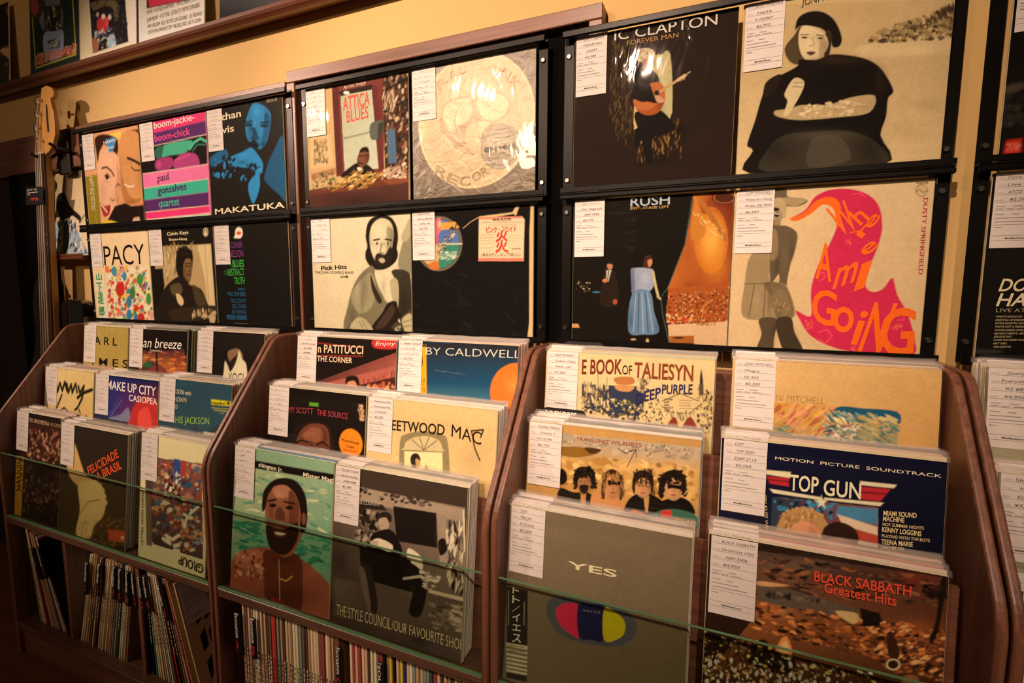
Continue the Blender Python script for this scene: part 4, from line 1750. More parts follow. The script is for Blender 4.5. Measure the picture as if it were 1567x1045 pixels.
# left bin, middle row
binrec('tan sleeve brushed with loose black handwriting, middle row of the left bin', TIER2, (69, 590), (143, 600), (90, 563), '#c0ac9e', 'C', '''
b #d4b67c
q #d8bc86 #d0b078 #c8a468 #d4b880 240,280 470,300 475,540 200,480
l #1d1712 13 245,290 240,330 262,300 248,400 280,330 285,390
l #1d1712 11 290,385 300,345 312,385 325,340 335,385
l #1d1712 11 335,350 342,395 356,352 362,395 378,350 386,392
l #1d1712 11 392,362 400,398 420,360 412,420 388,470 376,480
l #1d1712 13 388,420 420,395 460,380 412,398
l #1d1712 9 310,405 300,430 280,480
l #1d1712 8 300,490 320,470 350,500
l #1d1712 8 395,480 402,500
l #1d1712 7 430,510 436,530
''', 'the handwritten tan sleeve', n=6, card=24, edges=('#c86a40', '#c8a888', '#b89070', '#d8c8a8'))
binrec('dark blue sleeve with a red beam and white title, middle row, left bin', TIER2, (145.5, 600), (242, 615), (195, 577), '#c2aea0', 'C', '''
b #1a2050
q #1c2c70 #2a1c48 #a82c2c #1a2c78 535,320 790,350 805,590 540,560
s #b83030 640,540 700,420 790,450 805,590 650,590
s #d84a40 690,500 740,470 760,580 700,590
l #6a7ab0 3 555,510 610,430
l #5a6aa0 2 548,500 600,420
s #7a7a98 545,520 600,505 640,470 645,540 560,535
t #e8dcd6 534,374 780,412 42 b |MAKE UP CITY
t #e0d4d0 645,434 786,456 30 b |CASIOPEA
''', 'the blue and red sleeve', n=6, card=25, words=())
binrec('steel blue sleeve with a small yellow badge, middle row of the left bin', TIER2, (244, 600), (354, 620), (300, 583), '#c6b4a8', 'C', '''
b #2c4a5c
q #2a4658 #2c4c60 #34505e #2e4656 790,350 1175,400 1090,640 800,600
t #d8cca8 860,395 956,410 22 |CKSON with
t #d8cca8 865,438 932,444 24 n |BROWN
t #d8cca8 866,474 888,476 22 n |ND
t #98c040 878,546 1046,554 34 n |HIS JACKSON
p #f0cc1c 1056,428 1156,440 1154,462 1058,454
t #3a3010 1060,451 1128,456 16 b |impulse!
e #3a3010 1142 448 8 9
l #d8c040 3 1060,470 1150,478
l #d8c040 3 1070,482 1150,490
t #c0b490 1098,500 1122,502 7 |STEREO
s #2a3a44 900,610 960,590 1020,600 1090,560 1095,640 900,640
l #3a2c24 4 975,560 982,610
l #3a2c24 3 960,600 975,560 995,610
p #e0d4b8 1018,590 1080,600 1078,612 1018,602
p #8a4030 1015,604 1085,612 1080,630 1015,620
n 103 16 10 6 0 #4a5a5a #8a9a98 #b0a890 910,600 1085,590 1085,640 910,640
''', 'the steel blue sleeve', n=6, card=26, edges=('#c8b090', '#b89878', '#d8c8a8'))
# left bin, front row behind the glass
binrec('dark red-brown sleeve patterned with rows of small heads, front row of the left bin', TIER1, (24.5, 700), (92, 705), (60, 634), '#bca89a', 'C', '''
b #1d1210
q #3a1c16 #3a2018 #140f0d #1a1410 135,520 330,560 320,1045 60,1030
p #241410 135,520 330,560 330,545 135,510
t #c8a888 148,538 246,560 18 |GIL ORCHESTRA
t #a08068 255,560 322,574 16 |KOSMI
n 111 70 9 15 0 #4a201a #6a3026 #2a120f #5a2a20 140,560 330,590 320,780 130,740
n 112 34 8 13 0 #a87858 #c89878 #8a5a40 150,580 320,600 312,760 140,720
n 113 44 10 18 0 #3a4028 #2a2a1e #4a2c20 #5a3a2c #20180f 110,760 310,800 300,1040 80,1020
n 114 16 7 11 0 #8a6040 #6a4a34 130,820 300,850 290,960 110,940
p #c4881e 76,712 119,716 106,1012 66,1006
t #3a2410 82,748 116,750 28 b |ブ
t #3a2410 80,786 114,788 28 b |ラ
t #3a2410 78,822 112,824 28 b |フ
t #3a2410 77,856 110,858 28 b |イ
t #3a2410 76,886 108,888 26 b |ス
''', 'the sleeve of many small heads', n=6, card=27, edges=('#8a5a48', '#c0a088', '#b09078'))
binrec('dark sleeve with a bare foot and slanted orange-red letters, front row of the left bin', TIER1, (92, 720), (194, 735), (140, 655), '#bca89c', 'C', '''
b #2a2019
q #2a2119 #2c221a #241a13 #2a1f16 360,570 620,620 640,1090 300,1060
p #40301e 300,800 640,860 640,1160 300,1160
s #c49a64 330,640 370,640 420,790 460,830 440,870 390,860 340,790
s #d8b078 392,850 460,832 500,850 520,890 528,960 510,1020 470,1060 450,1120 390,1130 380,1080 400,980
e #e0ba84 470 846 14 16
e #dcb680 496 862 13 15
e #dcb680 512 886 12 15
e #d8b07a 520 914 12 14
e #d4ac78 526 944 12 14
l #9a7444 5 400,1000 440,940 500,930
n 121 90 1.2 10 40 #a07038 #7a5428 #8a6030 400,1040 640,1000 640,1160 300,1160
t #e0502a 446,806 596,716 30 br |FELICIDADE
t #e0502a 488,836 612,772 30 br |A BRASIL
p #b04a2a 540,1078 628,1090 632,1146 545,1132
e #d8a888 612 1120 8 9
''', 'the sleeve with the bare foot', n=8, card=28, edges=('#c8b49c', '#b8a080', '#a89078', '#d0c0a0', '#8a7058'))
binrec('cream bordered sleeve with a collage and upside-down word, front row, left bin', TIER1, (214, 760), (318, 770), (268, 671), '#bcaa9e', 'D', '''
b #d4c89c
p #4a3a34 672,0 935,30 940,470 680,385
q #6a5048 #8a4a40 #4a3a38 #3a2c28 712,0 935,30 940,470 712,398
n 131 60 26 22 0 #7a3a34 #3a3038 #8a6a58 #c8b090 #54302a #28465a #4a5a6a #9a4a38 #b88868 715,10 930,40 936,458 715,385
n 132 50 12 9 0 #e0d0a8 #2a2220 #c85a30 #3a4a58 #a87860 #6a2c28 715,10 930,40 936,458 715,385
p #2c4a86 805,5 836,10 838,120 808,110
p #a03a30 838,12 862,16 864,90 838,86
n 133 16 8 18 30 #e0d8b0 #1c1616 760,70 835,80 835,190 760,170
n 134 18 20 10 10 #c87a40 #5a3028 #7a8a98 #d89858 840,310 935,330 935,400 840,390
l #e4dcb0 10 880,262 905,240 920,228
l #e4dcb0 10 845,290 855,320 868,270 852,262
l #e4dcb0 12 755,375 790,400 770,360 800,380 830,360
l #e4dcb0 14 808,410 830,405
l #e4dcb0 12 805,430 830,432
p #6a5a48 674,165 700,170 705,412 680,405
t #3a3224 664,404 668,160 12 r |LETTER FROM HOME
t #2c2418 944,498 830,452 34 br |GROUP
''', 'the cream collage sleeve', n=6, card=29, edges=('#c8b49a', '#b09888', '#d8c8a8'))

# middle bin, back row
binrec('near-black sleeve with red rules and a shopfront scene, back row, middle bin', TIER3, (453.5, 550), (606, 560), (530, 517), '#dccabe', 'G', '''
b #1b1310
p #a83438 474,103 680,125 680,129 474,107
p #a83438 470,160 680,164 680,168 470,164
t #ecccb0 472,148 680,156 36 b |n PATITUCCI
t #ecccb0 468,188 630,198 24 b |THE CORNER
s #c43438 728,90 830,90 832,130 735,128
t #f0dcd0 738,116 828,116 18 i |Enjoy
q #6a3834 #8a4a44 #a05850 #5a2e2a 462,285 830,150 832,235 462,305
p #b06058 462,300 832,210 832,260 462,345
n 141 40 4 18 0 #7a3c36 #8a4a40 #c06a60 462,310 832,240 832,262 462,340
p #4a241f 462,345 832,262 832,380 440,355
s #241511 600,270 625,256 655,262 662,300 650,340 605,345
s #d09078 606,290 640,280 652,310 640,345 612,340
l #4a2a20 3 612,308 640,304
n 142 24 12 14 0 #d8805a #e8a878 #a04a38 #c86a48 680,300 830,280 830,375 680,350
n 143 16 12 12 0 #7a3a30 #a85a48 460,320 590,310 590,360 460,350
''', 'the shopfront sleeve', n=5, card=31, words=('', 'On the Corner', 'GR-9583', '¥4,400'))
binrec('blue evening sky sleeve with an orange moon, back row of the middle bin', TIER3, (607.5, 560), (792, 575), (700, 524), '#e2d0c4', 'G', '''
b #23506f
q #26262c #2a2a30 #1c5078 #1e4a70 940,100 1410,120 1405,300 940,290
q #1c5078 #1e4a70 #4a86a0 #5a8a98 940,290 1405,300 1400,440 940,410
c #f47c30 1392 336 65
h #ffa860 .5 1370 300 40 50
p #f2b21e 944,112 971,114 974,398 944,392
p #3a3018 944,112 971,114 971,124 944,122
t #3a2c14 951,270 958,384 14 v |ボビー・コールドウェル
e #3a2c14 950 190 6 26
s #15181c 1100,415 1105,398 1125,396 1135,415
t #dcd4cc 970,158 1408,176 34 n |BY CALDWELL
l #8a9aa8 1.5 1010,230 1150,250
''', 'the blue sky sleeve with the orange moon', n=7, card=32, edges=('#e8a0a0', '#e0b8a8', '#c8b090'), words=('Bobby Caldwell', 'Carry On', '', '¥2,750'))
# middle bin, middle row
binrec('black sleeve with two eyes and a round orange sticker, middle row, middle bin', TIER2, (410, 640), (559, 660), (485, 597), '#ccbab0', 'G', '''
b #17110f
q #1a1311 #1c1614 #120e0c #15110f 235,340 690,380 690,700 235,580
s #241713 360,500 420,470 480,468 530,500 540,640 360,640
s #6e3e2e 372,560 400,500 440,478 490,480 520,510 528,600 524,660 370,640
s #8a5440 400,530 440,495 480,500 500,540 470,560 430,556
d .6 500 540 20 50
d .65 440 585 14 40
d .7 400 590 40 14
d .7 490 600 40 14
d 1.2 440 525 40 14
l #160d0b 7 366,570 395,552 425,562
l #160d0b 7 465,575 492,562 522,582
s #9a8a9a 370,600 395,580 425,600 400,618
s #9a8a9a 458,612 488,590 520,610 490,628
e #1c1210 398 610 17 13
e #1c1210 488 618 17 13
e #d8c8c0 390 612 5 5
e #d8c8c0 480 620 5 5
l #4a281e 5 440,560 436,640
t #a83e4c 334,425 450,432 26 |MY SCOTT
t #a83e4c 468,436 610,456 26 |THE SOURCE
p #5a9a30 432,378 474,382 474,398 432,394
n 151 30 5 6 0 #c89878 #a87858 #d8b090 655,390 680,390 685,470 665,460
c #f58522 623 568 34
t #40200f 583,556 660,574 14 n |Promotional
t #40200f 604,585 640,590 13 n |Copy
t #a8501c 590,600 652,610 8 r |NOT FOR SALE
''', 'the sleeve with the eyes', n=6, card=33, edges=('#c8b8a0', '#b0a08a', '#d8ccb8'))
binrec('cream sleeve with a figure drinking before an arched window, middle row of the middle bin', TIER2, (561, 670), (760, 690), (660, 617), '#d0beb2', 'G', '''
b #d6b684
q #dcbc88 #d2b07c #d8b684 #dcbc8c 690,440 1290,500 1240,800 700,720
s #8a7c5c 850,560 880,525 960,510 1040,525 1072,570 1080,800 1048,800 1045,590 1010,545 950,535 895,550 870,590 872,760 850,750
s #c8b890 870,585 895,550 950,535 1010,545 1045,590 1040,605 870,600
l #6a5e46 4 960,600 905,550
l #6a5e46 4 960,600 940,538
l #6a5e46 4 960,600 985,538
l #6a5e46 4 960,600 1020,555
l #6a5e46 4 870,600 1045,608
p #e8d8a8 872,604 1044,610 1048,800 872,760
s #241d17 898,650 905,620 930,614 945,640 935,668 915,690
s #b89a70 922,640 940,645 945,670 928,680
s #1e1914 880,740 890,690 920,680 950,700 985,715 995,770 880,770
d .85 1180 650 60 100
d .9 1000 480 200 30
l #1e1914 9 950,745 985,735 972,700
s #c8a878 960,680 978,670 985,700 965,705
l #8a8070 5 970,668 972,700
e #2a241c 1016 736 11 14
e #e8d8a8 1016 736 7 10
e #2a241c 1016 770 14 12
e #e8d8a8 1016 772 9 8
t #28201a 812,505 1056,530 46 b |EETWOOD
t #28201a 1088,535 1225,575 56 |MAC
l #28201a 7 1180,510 1195,590 1218,645
l #28201a 7 1180,510 1235,505 1222,540
''', 'the arched window sleeve', n=6, card=34, words=('Fleetwood Mac', 'Fleetwood Mac', 'P-10126W', '¥2,200'), edges=('#e8dcb8', '#d8c8a0', '#f0e4c8'))
# middle bin, front row behind the glass
binrec('sleeve of a smiling bearded man before green water, front row of the middle bin', TIER1, (357, 760), (509, 790), (435, 694), '#c6b4a8', 'H', '''
b #84a486
q #a8b48a #8aa88a #4a9478 #6a9a80 95,120 520,180 520,800 90,640
n 161 40 40 8 15 #c8c8a0 #6a9880 #b0bc94 #5a8a78 210,150 515,200 515,420 110,300
n 162 40 44 12 10 #2c8468 #3a9474 #5aa488 #247058 110,350 515,430 515,560 110,470
p #17120e 95,78 560,160 560,192 95,112
t #f2debc 212,122 314,146 18 b |shington Jr.
t #f2debc 402,164 545,192 18 b |Mister Magic
s #94503c 92,560 110,500 180,470 260,470 380,510 450,560 518,640 518,800 92,660
s #b06a50 110,500 180,472 240,490 220,540 130,550
n 163 20 12 18 0 #d89878 #6a3020 #b87058 115,490 235,480 235,600 110,600
s #642f20 240,480 380,500 400,620 380,760 250,700 235,560
d .6 320 520 80 24
d 1.3 160 510 50 20
d 1.25 440 570 40 30
d .6 320 680 180 60
s #8a5540 238,310 250,230 290,195 345,198 385,250 405,340 395,420 350,500 300,500 255,440
s #1d1310 226,310 232,230 272,182 325,170 378,190 412,250 420,340 408,400 388,390 390,320 374,252 340,212 290,206 254,240 240,300
e #7a4634 404 345 9 26
s #a8705a 270,215 310,200 345,215 340,250 290,255
s #6a3a2a 340,230 375,260 384,340 365,410 345,380
d .6 265 320 16 60
d 1.25 300 240 30 24
d .65 272 285 22 9
d .65 342 296 22 9
d .75 318 360 10 30
d 1.2 300 330 8 30
d .6 340 370 20 40
s #2a1812 246,370 290,385 330,385 375,360 380,420 350,480 310,500 262,470 245,420
s #5a3022 275,395 330,405 315,425 285,420
s #e0d0b8 282,402 325,408 312,414 290,412
l #1e110c 7 252,270 285,262
l #1e110c 7 320,272 362,280
e #1a0f0b 272 288 15 8
e #1a0f0b 342 298 15 8
s #5a3224 290,300 312,300 325,345 300,352 282,342
l #d8b060 4 300,600 330,610 355,590
l #c8a868 3 298,520 302,690
t #c03030 268,690 314,700 10 b |KUDU
''', 'the bearded man in green water', n=8, card=35, edges=('#d8c8a8', '#2f6a80', '#c8b090', '#e0d4c0'))
binrec('grey-brown shop photograph with tall cream lettering, front row of the middle bin', TIER1, (510, 790), (713, 830), (620, 729), '#c8b6aa', 'H', '''
b #3f322b
q #5a4a42 #8a7668 #50423a #40332c 515,190 1090,300 1090,960 525,780
p #a08c7a 625,205 1090,305 1090,360 780,300 625,270
p #1c1614 785,290 970,320 975,470 800,440
n 171 14 18 14 0 #2a2220 #40342e #6a5a50 640,215 960,270 960,300 640,250
p #2a211d 625,262 740,285 760,310 625,300
t #c0ae98 628,280 734,292 18 |HER COUNTRY
n 172 40 14 18 0 #2c2320 #7a685c #1c1614 #a08e7c 628,300 720,320 740,480 628,440
s #2a201c 715,345 740,315 775,325 778,355 760,360
s #b09684 722,350 755,340 768,375 750,395 730,390
s #1a1412 690,420 730,395 770,390 800,420 820,500 700,510
d .6 560 520 40 60
d .7 1040 450 50 100
h #b8a490 .4 1000 420 24 90
s #d8c8b4 690,450 720,428 780,455 775,485 730,470
s #b8a490 690,440 720,440 715,465 690,460
s #e0d0bc 850,470 905,510 905,570 850,530
p #17120f 640,460 860,520 870,660 650,600
s #171210 820,520 900,560 930,640 900,760 850,740 870,640
l #c0ac98 10 830,600 900,590 960,610
n 173 14 18 8 10 #e0d0bc #b09c88 900,560 985,590 970,650 910,640
p #9a8878 970,320 1010,326 1020,560 985,540
s #1e1815 978,440 1005,430 1015,480 985,500
n 174 50 8 40 5 #c8b49c #1e1815 #8a7a6a #e0d0b8 #3a302a 1015,370 1080,380 1085,660 1020,640
l #d8c4a8 7 1085,310 1090,480
p #5a4a40 525,590 720,640 860,680 840,830 530,760
s #2a221e 650,550 690,560 720,720 690,740
s #6a5a4e 640,560 665,570 690,720 670,720
d .55 800 560 60 80
d .6 560 720 50 60
d 1.25 620 720 50 30
d .5 900 860 60 40
q #6a5a4e #5a4a40 #4a3c34 #54463c 540,600 640,620 700,800 540,760
p #c8b49a 934,645 1090,682 1088,700 940,664
p #5a4c42 938,660 1085,698 1090,940 945,830
n 175 12 30 10 15 #a8957f #bba791 #8a7866 1010,700 1085,720 1085,830 1010,800
n 176 30 22 9 20 #3a302a #7a6a5c #5a4c42 #8f7d6c 945,700 1010,720 1015,860 950,830
t #d8c8a0 545,752 775,816 46 n |THE STYLE COUNCIL
t #d8c8a0 780,817 1084,906 44 n |/OUR FAVOURITE SHOP
''', 'the grey-brown shop photograph', n=7, card=36, words=('The Style Council', 'Our Favourite Shop', '25MM 0440', '¥1,760'), edges=('#e0cca8', '#d8c0a0', '#c8b494'))

# right-hand bin, back row
binrec('cream sleeve with brown title over inked towers, back row, right-hand bin', TIER3, (835, 575), (1093, 600), (960, 543), '#dacac2', 'M', '''
b #dec698
q #e2caa0 #e0c89c #dcc294 #e0c89c 190,100 1065,150 1050,530 180,430
p #333a58 372,262 700,275 690,390 640,470 372,380
n 181 60 14 12 0 #c8b084 #2c3250 #e0caa0 #6a6a48 #8a8458 #4a3a3a 372,330 650,350 640,460 372,400
n 182 40 6 24 0 #dcc498 #c0aa80 #6a5a48 #a08c68 375,260 515,260 515,380 375,370
s #e0caa0 395,300 405,250 415,300
s #e0caa0 445,270 455,205 465,270
s #e0caa0 495,280 502,225 510,285
l #3a3030 3 405,250 400,380
l #3a3030 3 455,205 458,370
l #3a3030 3 502,225 500,380
l #3a3030 2 380,310 515,315
s #b87848 540,230 630,225 640,260 560,265
s #c89060 545,268 640,272 620,300 560,295
n 183 60 8 9 0 #c8b084 #3a3230 #8a7a60 #e8d4a8 #2f2a2a 640,380 800,330 800,480 640,470
n 184 40 10 16 0 #3a302c #8a785c #c0a880 #e0caa0 660,235 720,235 720,300 660,300
n 185 60 8 14 0 #5a4a40 #b09870 #d8c090 #2e2624 960,280 1045,300 1045,520 970,510
s #3a302c 980,260 988,185 998,262
p #5a4c40 976,262 1000,264 1000,320 976,320
e #dcc498 880 360 100 52
l #3a3030 4 785,350 880,310 975,350
l #3a3030 4 785,375 830,410 930,412 978,372
n 186 26 3 22 0 #2e2624 #e8d8b0 800,410 960,410 890,465
s #8a3a2c 812,470 850,430 870,480 840,492 805,495
s #8a3a2c 890,480 930,430 965,480 965,505 900,495
t #6a5a48 797,345 840,343 9 b |RITCHIE
t #6a5a48 797,360 822,358 9 b |ROD
t #6a5a48 797,374 822,372 9 b |IAN
t #6a5a48 797,387 845,386 9 b |NICKY
t #6a5a48 797,400 825,399 9 b |JON
l #6a5a48 3 875,345 940,348
l #6a5a48 3 875,358 930,361
l #6a5a48 3 875,372 930,374
l #6a5a48 3 875,386 970,390
e #d8c090 583 440 24 14
e #2e2624 585 442 10 9
t #7a3420 372,208 578,208 72 b |E BOOK
t #3a2c22 580,210 630,212 46 |OF
t #8a4424 642,225 945,245 76 b |TALIESYN
t #323060 650,362 778,330 52 b |DEEP
t #323060 785,312 942,312 48 b |PURPLE
''', 'the sleeve of ink-drawn towers', n=6, words=('DEEP PURPLE', 'The Book of Taliesyn', 'MWKL-1001', '¥3,300'), edges=('#c8a878', '#a8b8a0', '#d8c098', '#7a5a40'))
binrec('pale tan sleeve with an abstract painting, back row of the right-hand bin', TIER3, (1119.5, 600), (1439, 625), (1280, 557), '#d8cac4', 'N', '''
b #d8b27c
q #dcb884 #d8b07a #d0a468 #d8b27c 125,90 1110,150 1085,550 120,440
t #a87c4c 330,286 558,304 30 n |NI MITCHELL
q #d8a848 #d89060 #6a8a88 #c8a068 325,296 900,336 895,520 318,440
s #1f5a80 580,380 620,316 740,322 900,338 900,400 740,360 640,370
n 191 40 46 10 -40 #e0b070 #c87a58 #e8a088 #d8b048 #b86848 330,300 620,320 560,480 320,440
n 192 40 34 9 40 #3a6a80 #8ab0b0 #c8c4a0 #5a8a8a #e8d8b8 570,340 720,350 700,500 540,450
n 193 46 40 12 20 #b8b48c #8a9a80 #4a7a80 #c8b888 #a8a068 700,350 895,360 890,510 690,490
n 194 10 30 7 -20 #e8d8d0 #a06a78 #3a5a70 560,400 720,400 720,470 560,450
n 195 16 22 10 20 #8a9a78 #5a8a8a #c0a060 320,400 400,410 400,450 320,440
''', 'the pale tan sleeve with an abstract painting', n=5, words=('JONI MITCHELL', 'Mingus', '5E-505', '¥2,200'), edges=('#d8b898', '#c89878', '#e0c8b0'))
# right-hand bin, middle row
binrec('sleeve of four people in dark jackets against tan rock, right-hand bin', TIER2, (807, 700), (1071, 740), (930, 657), '#d2c2b8', 'M', '''
b #c2955a
q #b0a090 #b8a898 #d0a060 #c8985a 260,515 985,590 975,760 262,700
q #d0a060 #d8ac6c #b88848 #c09050 262,640 975,700 970,1000 262,900
h #e8c888 .5 560 680 120 40
h #a87c44 .5 420 660 120 30
h #e0bc80 .5 880 700 60 60
d .7 400 760 140 60
n 201 40 30 12 10 #b8a894 #a09080 #c8b8a4 262,520 985,595 980,660 262,600
n 202 40 40 26 20 #d8ac6c #c09050 #e0b878 #a87c40 262,620 975,690 970,860 262,800
s #8a6428 262,585 400,590 470,600 440,625 340,640 262,625
s #4a3018 390,588 472,600 430,622 400,610
l #3a2a1c 5 560,595 600,620 640,600
l #3a2a1c 4 605,690 625,650 650,600 655,640
l #3a2a1c 3 700,580 705,610
n 203 14 3 12 20 #6a5a4c #4a3a2c 700,570 960,600 960,630 700,620
t #a84434 342,552 680,586 18 |TRAVELING WILBURYS
s #1a130f 262,700 290,715 295,760 262,780
s #1a1410 258,800 330,820 420,830 450,960 258,900
p #c08a58 365,810 395,815 388,925 368,920
f #b07a50 #1c1410 384 760 50 64
s #1c1410 335,720 360,690 420,695 442,740 440,780 425,760 400,735 360,740 345,800 335,790
s #2a1c14 360,785 405,785 395,825 370,822
s #c88c5c 420,840 490,820 570,840 560,945 440,930
f #c08a60 #c89858 532 780 46 66
p #1a1210 505,756 580,764 578,786 545,780 508,782
s #3a2416 480,740 530,700 585,750 580,850 565,850 570,760 530,725 495,760 490,850 475,840
s #17110e 600,880 650,830 730,830 800,880 790,940 600,950
p #c89868 690,835 720,838 712,925 700,920
f #c8946a #241812 688 782 48 66
s #241812 635,760 645,720 690,708 735,730 742,800 730,830 725,770 690,745 650,770 645,830 634,810
l #1a1210 3 662,768 684,770 684,788 664,786 662,768
l #1a1210 3 700,772 724,774 722,792 700,790 700,772
s #15100d 760,880 830,850 900,850 945,890 940,940 760,930
f #c89870 #1a120e 846 788 56 74
s #1a120e 768,790 785,730 840,705 900,730 912,800 890,835 885,770 830,745 800,790 790,850 770,840
p #120c0a 812,776 892,786 890,808 860,802 845,798 815,802
n 205 60 12 12 0 #1c1410 #2e2018 #120c0a 335,700 430,690 448,800 425,800 420,740 350,740 345,800 328,800
n 206 40 5 22 10 #6a4a28 #3a2416 #a87c48 478,720 585,720 592,840 570,850 570,760 500,760 490,850 470,840
n 207 30 6 18 0 #241812 #3a281e 640,705 738,705 748,830 728,835 725,770 650,770 645,830 632,810
n 208 50 14 12 0 #1a120e #2a1c16 768,715 900,705 920,830 890,845 885,770 800,780 790,850 766,840
d .7 384 800 40 40
s #3a6a5a 740,930 800,908 880,910 960,940 970,1010 720,960
s #c83a34 780,920 830,912 830,950 790,950
p #2a1c14 610,920 640,902 700,920 760,960 760,975 610,955
p #d85a30 618,918 642,910 690,928 735,965 625,950
t #e08a30 845,972 960,998 26 b |THE
p #2a1c14 770,965 960,1000 955,1030 765,1000
p #d85a30 780,972 955,1006 950,1024 775,998
''', 'the sleeve of four people in dark jackets', n=7, words=('Traveling Wilburys', 'Volume 1', 'W1 25796', '¥2,750'), edges=('#e0d4b8', '#2a6a78', '#c8b890', '#f0e4cc'))
binrec('navy sleeve with winged red and cream title, middle row, right-hand bin', TIER2, (1101, 740), (1447, 780), (1270, 687), '#cfc0ba', 'N', '''
b #0f1230
q #141838 #12142e #0c0e24 #101430 70,510 1130,610 1115,1060 60,930
p #b0a088 326,740 808,790 806,1020 300,990
q #2a3a58 #8a4a48 #9a5448 #2a3a50 314,740 810,790 805,1010 300,980
h #2a3a58 .8 400 820 100 80
h #4a6a98 .5 560 790 50 30
p #4a86b8 620,780 810,795 808,870 610,830
p #e0c8b8 620,820 808,880 808,920 640,870
p #b84a3c 640,880 808,920 808,960 700,930
p #e0c8b8 700,940 808,962 808,990 720,975
n 211 16 22 18 0 #3a86bc #4a96cc #1a2438 315,745 610,770 600,850 315,850
n 213 60 22 10 30 #c89c68 #8a6438 #e0b884 335,900 350,835 400,795 480,785 550,820 575,890 545,915 500,855 415,880 400,935 345,930
s #b89060 340,900 350,840 400,800 470,790 540,820 570,880 540,910 500,850 420,870 400,930 350,925
n 212 26 8 18 20 #d8b080 #a07848 #8a6438 345,900 380,830 470,800 550,850 500,850 410,880
s #d89a78 400,880 470,850 530,890 540,975 410,945
d .75 500 900 30 40
d .8 430 925 40 10
d .8 495 940 40 10
l #3a1e16 6 415,928 450,925
l #3a1e16 6 475,938 515,945
e #2a1610 434 938 12 6
e #2a1610 496 950 12 6
s #2a1a14 545,930 560,880 620,855 690,880 720,930 700,985 680,950 620,930 560,950
s #9a5a40 550,945 620,930 690,955 690,1000 545,985
d .7 650 960 40 30
l #1a100c 6 560,958 600,962
t #e8dccc 326,562 1108,648 14 |MOTION  PICTURE  SOUNDTRACK
p #efe0c4 285,612 400,622 396,650 285,632
p #b82c38 285,640 392,650 390,690 302,676
p #6a1a28 290,654 392,664 392,670 290,660
p #efe0c4 300,700 540,740 545,754 318,720
p #b82c38 730,690 870,702 820,760 728,748
p #6a1a28 730,712 852,722 846,728 730,720
p #efe0c4 726,664 898,682 884,698 728,682
p #efe0c4 558,742 836,766 820,782 556,752
t #f0e2c8 392,704 528,720 72 b |TOP
t #f0e2c8 552,728 728,748 72 b |GUN
s #efe0c4 544,732 544,732 552,752 570,756 557,770 562,792 545,778 526,788 532,768 512,754 534,752
t #e8d4a8 834,824 990,836 22 b |MIAMI SOUND
t #e8d4a8 832,850 932,858 22 b |MACHINE
t #d8c498 830,872 1024,892 14 b |HOT SUMMER NIGHTS
t #e8d4a8 828,900 1012,922 22 b |KENNY LOGGINS
t #d8c498 826,926 1052,950 14 b |PLAYING WITH THE BOYS
t #e8d4a8 824,958 972,972 22 b |TEENA MARIE
t #d8c498 822,980 930,988 14 b |LEAD ME ON
t #e8d4a8 820,1010 930,1022 20 b |MARIETTA
t #d8c498 818,1032 1000,1046 12 b |DESTINATION UNKNOWN
t #d8c498 272,730 282,920 14 v |EIN KUSS WERK
''', 'the navy sleeve with the winged title', n=5, words=('OST', 'TOP GUN', '25AP 3119', '¥2,050'), edges=('#e0a090', '#d8b8a0', '#c8b090'))
# right-hand bin, front row behind the glass
binrec('plain grey sleeve with a three-coloured oval, front row of the right-hand bin', TIER1, (778, 830), (1057, 880), (910, 795), '#cfbfb6', 'O', '''
b #786b58
q #7c6e5b #7b6d59 #746650 #7b6c58 310,220 1095,355 1060,1045 100,1000
t #eadfba 440,440 698,492 36 b |YES
s #555a64 330,660 345,610 420,590 520,610 640,630 740,660 800,730 790,800 720,850 620,850 500,830 400,790 345,720
s #d8315a 378,680 395,640 440,625 495,640 500,800 460,790 405,745
s #1e2250 495,640 560,630 640,650 632,818 560,818 500,800
s #cfc31c 632,655 690,672 735,715 742,765 715,808 632,820
t #9a96b0 520,668 612,680 10 |90125
p #2a2620 122,540 232,560 230,850 122,832
t #f0e8d4 152,572 186,576 28 b |ト
t #f0e8d4 150,622 190,628 34 b |ト
t #f0e8d4 150,666 190,672 26 b |／
t #f0e8d4 150,716 192,722 36 b |イ
t #f0e8d4 150,768 194,774 34 b |エ
t #f0e8d4 150,826 196,832 40 b |ス
l #b8b09c 3 132,560 130,740
l #b8b09c 3 214,620 212,740
p #d8ceb0 120,832 230,852 229,870 120,850
p #d8ceb0 120,862 229,884 228,894 120,874
p #d8ceb0 120,886 229,908 228,918 120,898
p #d8ceb0 120,908 229,930 228,940 120,920
p #d8ceb0 119,930 228,952 228,962 119,942
p #d8ceb0 119,950 228,974 228,984 119,962
p #d8ceb0 119,970 228,994 227,1004 119,982
p #2a2620 119,985 228,1008 227,1040 118,1016
l #5a5344 4 128,845 215,858
l #5a5344 4 128,872 215,884
''', 'the plain grey sleeve', n=7, words=('YES', '90125', 'P-11456', '¥2,200'), edges=('#e8d8b8', '#c84a4a', '#f0e0c8', '#e0b8a0'))
